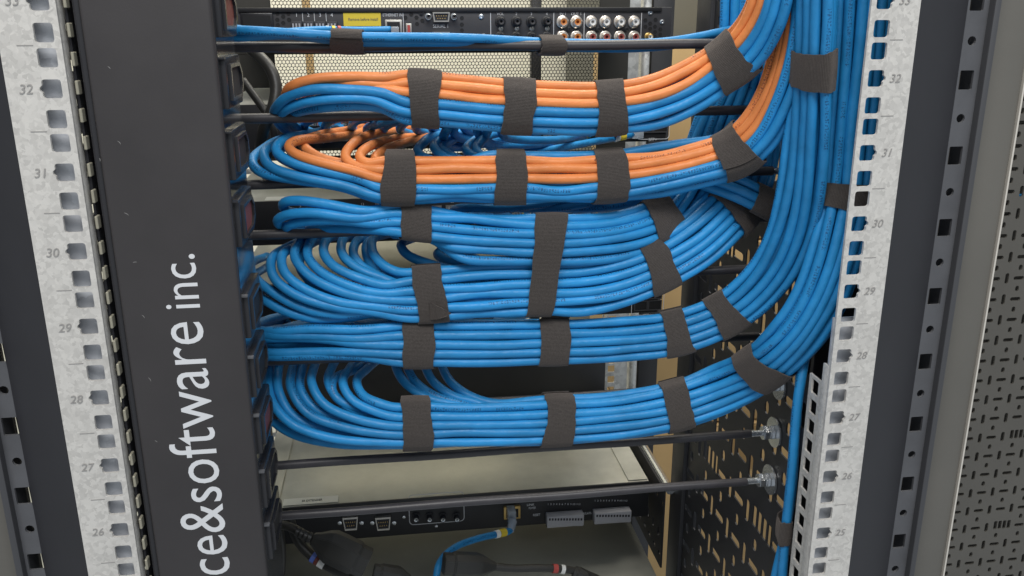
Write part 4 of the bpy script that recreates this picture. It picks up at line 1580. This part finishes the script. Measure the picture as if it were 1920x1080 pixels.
# ---- bundle 5
b5 = Bundle([(600, 645, D), (700, 645, D), (790, 644, .087), (900, 643, .086), (1040, 641, .086), (1160, 637, .086), (1265, 624, .085), (1320, 606, .083), (1362, 586, .08), (1430, 530, .07),
             (1478, 450, .058), (1505, 350, .047), (1518, 240, .04), (1526, 128, .035), (1530, 0, .032), (1532, -90, .03)], [(791, 644), (1037, 641), (1262, 624), (1362, 586), (1526, 128)], [(1362, 586, 0), (1478, 450, 28), (1526, 128, 74), (1532, -90, 76)])
S5 = [(.0130, .0028), (.0066, .0054), (.0000, .0060), (-.0066, .0054), (-.0130, .0028), (.0098, -.0016), (.0033, -.0004), (-.0033, -.0004), (-.0098, -.0016), (.0066, -.0064), (0, -.0066), (-.0066, -.0064)]
L5 = [((560, 585, .34), (500, 600, .2), (480, 618, .12), (515, 622, .1), (580, 617, .094), (680, 618, .087)),
      ((545, 590, .34), (485, 605, .2), (470, 625, .12), (510, 629, .1), (590, 630, .094), (680, 635, .086)),
      ((530, 595, .34), (480, 615, .2), (462, 640, .12), (505, 634, .102), (590, 634, .095), (680, 645, .086)),
      ((530, 600, .34), (470, 630, .2), (458, 655, .12), (505, 662, .1), (590, 660, .094), (680, 660, .086)),
      ((530, 600, .34), (470, 640, .2), (455, 664, .12), (505, 668, .1), (590, 667, .094), (680, 668, .088))]
for k, s in enumerate(S5):
    if k < 5:
        ld = lead(*L5[k])
    else:
        y = 622 + (k % 4) * 13
        ld = lead((560 + 20 * k, 590, .34), (520 + 5 * k, 612, .2), (500, y, .13), (560, y, .112), (650, y + 1, .1))
    run(b5, s, ld, 752, 'blue', W[5], amp=.0009)
for px, py, lab, kw in ((791, None, 'black strap on the third all blue bundle under the frayed strap', dict(rod=ROD_Z[5], theta0=3.1)),
                        (1037, None, 'black strap in the middle of the third all blue bundle', dict(rod=ROD_Z[5], theta0=5.6, tilt=.04)),
                        (1262, 624, 'black strap on the third all blue bundle with a folded lower end', dict(theta0=5.9)),
                        (1362, 586, 'black strap on the third all blue bundle where it turns upward', dict(theta0=4.3)),
                        (1526, 128, 'black ribbed strap on the upright blue cables next to the numbered rail', dict(theta0=4.5, width=.0215))):
    strap(b5, px, S5, lab, py, **kw)

# ---- bundle 6
b6 = Bundle([(640, 798, .09), (778, 794, .087), (900, 793, .086), (1040, 789, .086), (1160, 780, .086), (1270, 761, .085), (1360, 729, .08), (1432, 689, .060), (1498, 628, .039), (1545, 549, .033),
             (1578, 450, .034), (1597, 363, .040), (1612, 200, .042), (1622, 60, .042), (1628, -20, .042), (1632, -110, .042)], [(778, 794), (1041, 789), (1270, 761), (1432, 689), (1597, 363)])
S6 = [(.0132, .0030), (.0066, .0056), (.0000, .0062), (-.0066, .0056), (-.0128, .0030), (.0100, -.0016), (.0033, -.0003), (-.0033, -.0003), (-.0098, -.0016), (.0066, -.0066), (.0000, -.0068), (-.0066, -.0066),
      (.0155, -.0030), (-.0160, -.002)]
L6 = {0: ((760, 600, .345), (730, 655, .22), (690, 690, .14), (668, 716, .108), (680, 742, .096), (712, 756, .088)),
      1: ((700, 600, .345), (680, 660, .2), (655, 692, .13), (642, 718, .106), (660, 750, .095), (705, 772, .087)),
      2: ((620, 600, .345), (602, 660, .2), (588, 692, .13), (584, 718, .106), (604, 755, .095), (660, 783, .086)),
      3: ((570, 600, .345), (560, 660, .2), (548, 694, .13), (545, 727, .106), (575, 774, .093), (650, 802, .086)),
      4: ((520, 610, .345), (512, 660, .2), (505, 705, .13), (508, 748, .106), (542, 792, .093), (620, 821, .087)),
      5: ((725, 600, .345), (700, 660, .22), (672, 690, .14), (622, 715, .112), (628, 745, .104), (670, 765, .098)),
      6: ((670, 600, .345), (640, 660, .2), (622, 690, .135), (615, 718, .112), (640, 755, .102), (700, 780, .096)),
      7: ((600, 600, .345), (580, 660, .2), (566, 694, .132), (563, 730, .112), (592, 768, .102), (660, 793, .096)),
      8: ((540, 605, .345), (530, 660, .2), (522, 695, .132), (522, 732, .112), (550, 780, .102), (630, 812, .096)),
      13: ((500, 640, .33), (490, 720, .17), (498, 775, .115), (545, 812, .102), (630, 832, .096))}
for k, q in L6.items():
    run(b6, S6[k], lead(*q), 740, 'blue', W[6], amp=.0009)
for k, (sl, x) in enumerate(((9, 745), (10, 766), (11, 800), (12, 832))):
    run(b6, S6[sl], lead((x + 10, 605, .345), (x - 4, 655, .2), (x - 2, 690, .13), (x + 14, 718, .113), (x + 52, 744, .104), (x + 100, 757, .099)), x + 175, 'blue', W[6], amp=.0009)
for px, py, lab, kw in ((778, None, 'black strap on the lowest bundle next to its loops', dict(rod=None, theta0=3.0)),
                        (1041, None, 'black strap in the middle of the lowest bundle', dict(rod=None, theta0=5.4, tilt=.03)),
                        (1270, 761, 'black strap on the lowest bundle above the bare lacing bars', dict(theta0=5.2)),
                        (1432, 689, 'black strap on the lowest bundle beside the perforated panel', dict(theta0=4.0)),
                        (1597, 363, 'black ribbed strap on the upright blue cables partly behind the numbered rail', dict(theta0=4.6))):
    strap(b6, px, S6, lab, py, **kw)

for lst in ROWS.values():
    lst.sort(key=lambda q: -q[0])
    for k, (_, color, where, o) in enumerate(lst):
        o['label'] = ORD[k] + (' cable, ' if k == 0 else ' cable from the top, ') + color + ', front row ' + where.replace(' under the orange ones', '').replace('in the', 'of the')

# ---- single cables at the numbered rail
v1 = Bundle([(1540, 440, .075), (1528, 560, .066), (1508, 660, .05), (1499, 720, .043), (1490, 820, .04), (1480, 930, .04), (1472, 1000, .04), (1466, 1090, .04), (1462, 1180, .04)])
cable(list(v1.follow((0, 0), 0, v1.keys(.0002))[::10]), 'blue', '', label='single blue cable hanging straight down beside the numbered rail', r=.0036)
cable([P(1500, 700, .075), P(1492, 820, .07), P(1484, 930, .062), P(1472, 1000, .054), P(1458, 1060, .05), P(1440, 1140, .05)], 'blue', '', label='blue cable behind the single hanging one leaning away below its strap')
strap(v1, 1473, [(0, 0), (.0015, -.009)], 'small black strap on the single hanging blue cable', 998, width=.019, theta0=2.0)

# ---- loose cables in the shade between bundles 1 and 2
cable(lead((1186, 252, .345), (1150, 259, .335), (1090, 270, .30), (1000, 285, .24), (940, 283, .19), (905, 262, .15), (895, 235, .125), (920, 215, .112)), 'blue', '',
      label='blue cable with white and yellow marker rings plugged into the first switch')
ce, q = P(1158, 257, .336), P(1166, 256, .338)
o = bpy.data.objects['network_cable'] if False else None
last = [x for x in COL.objects if x.get('label', '').startswith('blue cable with white and yellow marker rings plugged')][0]
cylinder('marker_ring', P(1152, 259, .335), P(1160, 257, .337), .0039, MT['white'], last)
cylinder('marker_ring', P(1160.5, 257, .337), P(1171, 255, .340), .0039, MT['yellow'], last)
box('plug', P(1184, 252, .345)[0], P(1206, 252, .345)[0], .342, .354, P(1190, 260, .345)[2], P(1190, 244, .345)[2], MT['clear'], last, .001)
for k, (a, b) in enumerate((((960, 246), (1130, 246)), ((930, 258), (1100, 254)), ((850, 262), (1010, 250)), ((870, 246), (960, 236)))):
    cable(lead((b[0], b[1], .345), (b[0] - 40, b[1] + 6, .32), ((a[0] + b[0]) / 2, b[1] + 16, .25), (a[0], a[1] + 14, .18), (a[0] - 20, a[1], .14), (a[0] - 10, a[1] - 24, .118)), 'blue',
          'curving back to the first switch between the two orange and blue bundles')
for k, x in enumerate((560, 600, 640, 690, 740)):
    cable(lead((x + 20, 246, .345), (x + 8, 250, .32), (x - 20, 246, .25), (x - 30, 236, .19), (x - 10, 222, .15), (x + 60, 214, .13), (x + 160, 210, .122)), 'blue',
          'curving back to the first switch between the two orange and blue bundles')
for k, x in enumerate((880, 960, 1040, 1110)):
    cable(lead((x, 408, .345), (x - 10, 404, .30), (x - 30, 396, .22), (x - 10, 390, .16), (x + 80, 390, .14), (x + 180, 372, .14), (x + 260, 340, .14)), 'blue',
          'in the shade between the orange bundles and the first all blue bundle')
for k, x in enumerate((700, 780, 860, 960)):
    cable(lead((x + 30, 590, .345), (x, 598, .30), (x - 30, 602, .22), (x, 606, .16), (x + 80, 606, .13), (x + 200, 610, .122)), 'blue',
          'in the shade between the second and third all blue bundles')


# ---- plugs sitting in the switches
def plug_mesh():
    bm = bmesh.new()
    bx(bm, -.0055, .0055, -.016, .002, -.004, .0038, .0006, 1)
    bx(bm, -.0025, .0025, -.013, -.001, .0039, .0052, .0003, 1)
    return bm_mesh(bm, 'plug', .6)


PL = plug_mesh()
PL.materials.append(MT['clear'])
BOOT = bm_ = bmesh.new()
cyl(bm_, (0, -.030, 0), (0, -.0155, 0), .0034, .0040, 12)
BOOT = bm_mesh(bm_, 'stub', .6)
BOOT.materials.append(MT['blue'])
RING = bm_ = bmesh.new()
cyl(bm_, (0, -.027, 0), (0, -.021, 0), .0043, None, 12)
RING = bm_mesh(bm_, 'ring', .6)
RING.materials.append(MT['white'])
RING2 = RING.copy()
RING2.materials.clear()
RING2.materials.append(MT['yellow'])
RING3 = RING.copy()
RING3.materials.clear()
RING3.materials.append(MT['red'])
for si, (sw, z1, lab) in enumerate(((sw1, s1z1, 'clear cable plug with blue tail in the first network switch'),
                                    (sw2, s2z1, 'clear cable plug with blue tail in the second network switch'),
                                    (sw3, s3z1, 'clear cable plug with blue tail in the third network switch'))):
    for i in range(24):
        x = -.176 + i * .0142 + (i // 6) * .0035
        if x < -.16 or x > .17:
            continue
        for r, dz in enumerate((.0148, .0295)):
            if si == 2 and x > .088:
                continue
            if rng.random() < (.25 if si != 1 else .45):
                continue
            t = thing('cable_plug', (x, FY - .002, z1 - dz), lab, 'plug', lab.replace('clear cable plug with blue tail', 'plugs'))
            for nm, me in (('body', PL), ('tail', BOOT), ('marker_ring', (RING, RING2, RING3, RING2)[int(rng.integers(0, 4))])):
                o = bpy.data.objects.new(nm, me)
                COL.objects.link(o)
                o.parent = t


# ------------------------------------------------------------------ bottom: patch cable and power plugs
pc = cable(lead((958, 972, .348), (961, 985, .335), (955, 996, .325), (935, 1001, .315), (895, 1010, .30), (850, 1028, .285), (824, 1055, .272), (818, 1085, .262), (822, 1130, .255)), 'blue', '', .0036,
           label='blue patch cable plugged into the lowest device with white and yellow rings', smooth_it=3)
box('plug', P(951, 965, .348)[0], P(967, 965, .348)[0], .342, .358, P(958, 979, .345)[2], P(958, 958, .345)[2], MT['clear'], pc, .0012)
cylinder('boot', P(961, 978, .338), P(957, 995, .326), .0050, MT['clear'], pc, .0042)
cylinder('marker_ring', P(947, 998, .3205), P(936, 1000.5, .3155), .0043, MT['yellow'], pc)
cylinder('marker_ring', P(935.5, 1000.6, .3153), P(928, 1002.5, .3125), .0043, MT['white'], pc)


def cord(pts, r, label, name='mains_cable'):
    o = obj(name, tube('cord', catmull([P(*q) for q in pts]), r, it=3), MT['cord'])
    return tag(o, label, 'cord')


# black appliance plug, lying at a slant
def oriented_plug(name, p0, p1, w, h, label, nose=True, ribs=True):
    p0, p1 = Vector(p0), Vector(p1)
    d = (p1 - p0)
    L = d.length
    X = d.normalized()
    Yv = Vector((0, -1, .35))
    Yv = (Yv - X * Yv.dot(X)).normalized()
    Z = X.cross(Yv)
    Mx = Matrix.Translation(p0) @ Matrix([[X[i], Yv[i], Z[i], 0] for i in range(3)] + [[0, 0, 0, 1]])
    t = thing(name, p0, label, 'plug')
    bm = bmesh.new()
    # body: hexagonal section with two chamfered shoulders, tapering to the tail
    secs = [(.0, .34, .40), (.10, .52, .55), (.24, .86, .8), (.34, 1, 1), (.80, 1, 1), (.82, .9, .9), (1, .9, .9)]
    ring = []
    for s, a, b in secs:
        pr = [(-.5, -.5), (.5, -.5), (.5, .18), (.26, .5), (-.26, .5), (-.5, .18)]
        ring.append([bm.verts.new(Mx @ Vector((s * L, q[1] * h * b, q[0] * w * a))) for q in pr])
    for a, b in zip(ring, ring[1:]):
        for i in range(6):
            bm.faces.new((a[i], a[(i + 1) % 6], b[(i + 1) % 6], b[i]))
    bm.faces.new(ring[0])
    bm.faces.new(ring[-1])
    bmesh.ops.bevel(bm, geom=list(bm.edges), offset=.0006, segments=2, affect='EDGES')
    obj('body', bm_mesh(bm, 'plug', .5), MT['plug_black'], t)
    if ribs:
        for k in range(4):
            a = -.05 - k * .075
            bm = bmesh.new()
            r = .0052 - k * .0004
            cyl(bm, Mx @ Vector(((a - .02) * L, 0, 0)), Mx @ Vector(((a + .03) * L, 0, 0)), r, None, 14)
            obj('strain_relief', bm_mesh(bm, 'rib', .5), MT['plug_black'], t)
    return t


oriented_plug('power_plug', P(585, 1010, .235), P(688, 1058, .225), .030, .024, 'large black appliance plug with ribbed tail lying at a slant')
cord([(500, 985, .25), (535, 985, .245), (585, 1010, .235)], .0042, 'thick black cord leading to the large slanting plug')
cc = cord([(540, 960, .26), (552, 1000, .255), (566, 1025, .25), (590, 1046, .245), (615, 1062, .24), (650, 1078, .235), (690, 1110, .23)], .0046,
          'black power cord with blue brown and white marker rings')
for a, b, m_ in (((585, 1043, .2462), (592, 1047.5, .2447), 'blue_band'), ((592.5, 1048, .2446), (598, 1051.5, .2435), 'brown_band'), ((598.5, 1052, .2434), (609, 1058.5, .2413), 'white')):
    cylinder('marker_ring', P(*a), P(*b), .0054, MT[m_], cc)
cord([(525, 990, .27), (530, 1040, .265), (525, 1100, .26)], .0035, 'thin dark cord hanging beside the power strip foot')
oriented_plug('power_plug', P(930, 1062, .255), P(832, 1058, .25), .022, .020, 'flat black plug lying level beside the blue patch cable', ribs=False)
c2 = cord([(925, 1062, .255), (965, 1066, .256), (1000, 1065, .258), (1040, 1066, .26), (1075, 1070, .262), (1120, 1085, .262), (1150, 1110, .26)], .0040, 'black power cord with red and white marker rings')
for a, b, m_ in (((1036, 1065.8, .26), (1045, 1066.3, .2605), 'red'), ((1051, 1067, .261), (1058, 1068, .2613), 'white')):
    cylinder('marker_ring', P(*a), P(*b), .0047, MT[m_], c2)
oriented_plug('power_plug', P(1110, 1092, .255), P(1075, 1074, .262), .016, .014, 'small black plug end at the tip of the ringed cord', ribs=False)
oriented_plug('power_plug', P(770, 1085, .25), P(700, 1075, .25), .018, .016, 'black plug barely showing under the ringed power cord', ribs=False)
# big black cable curving down in the upper corner
cord([(440, 70, .22), (480, 100, .2), (508, 130, .19), (518, 165, .185), (512, 200, .18), (495, 240, .18), (488, 290, .2), (500, 330, .25)], .0044, 'thick black cord curving down beside the power strip outlets')
cord([(455, 150, .24), (500, 215, .23), (515, 255, .23), (495, 310, .24)], .0032, 'thin black cord behind the thick one beside the outlets')

# scene objects that are alike keep their shared labels; nothing else follows
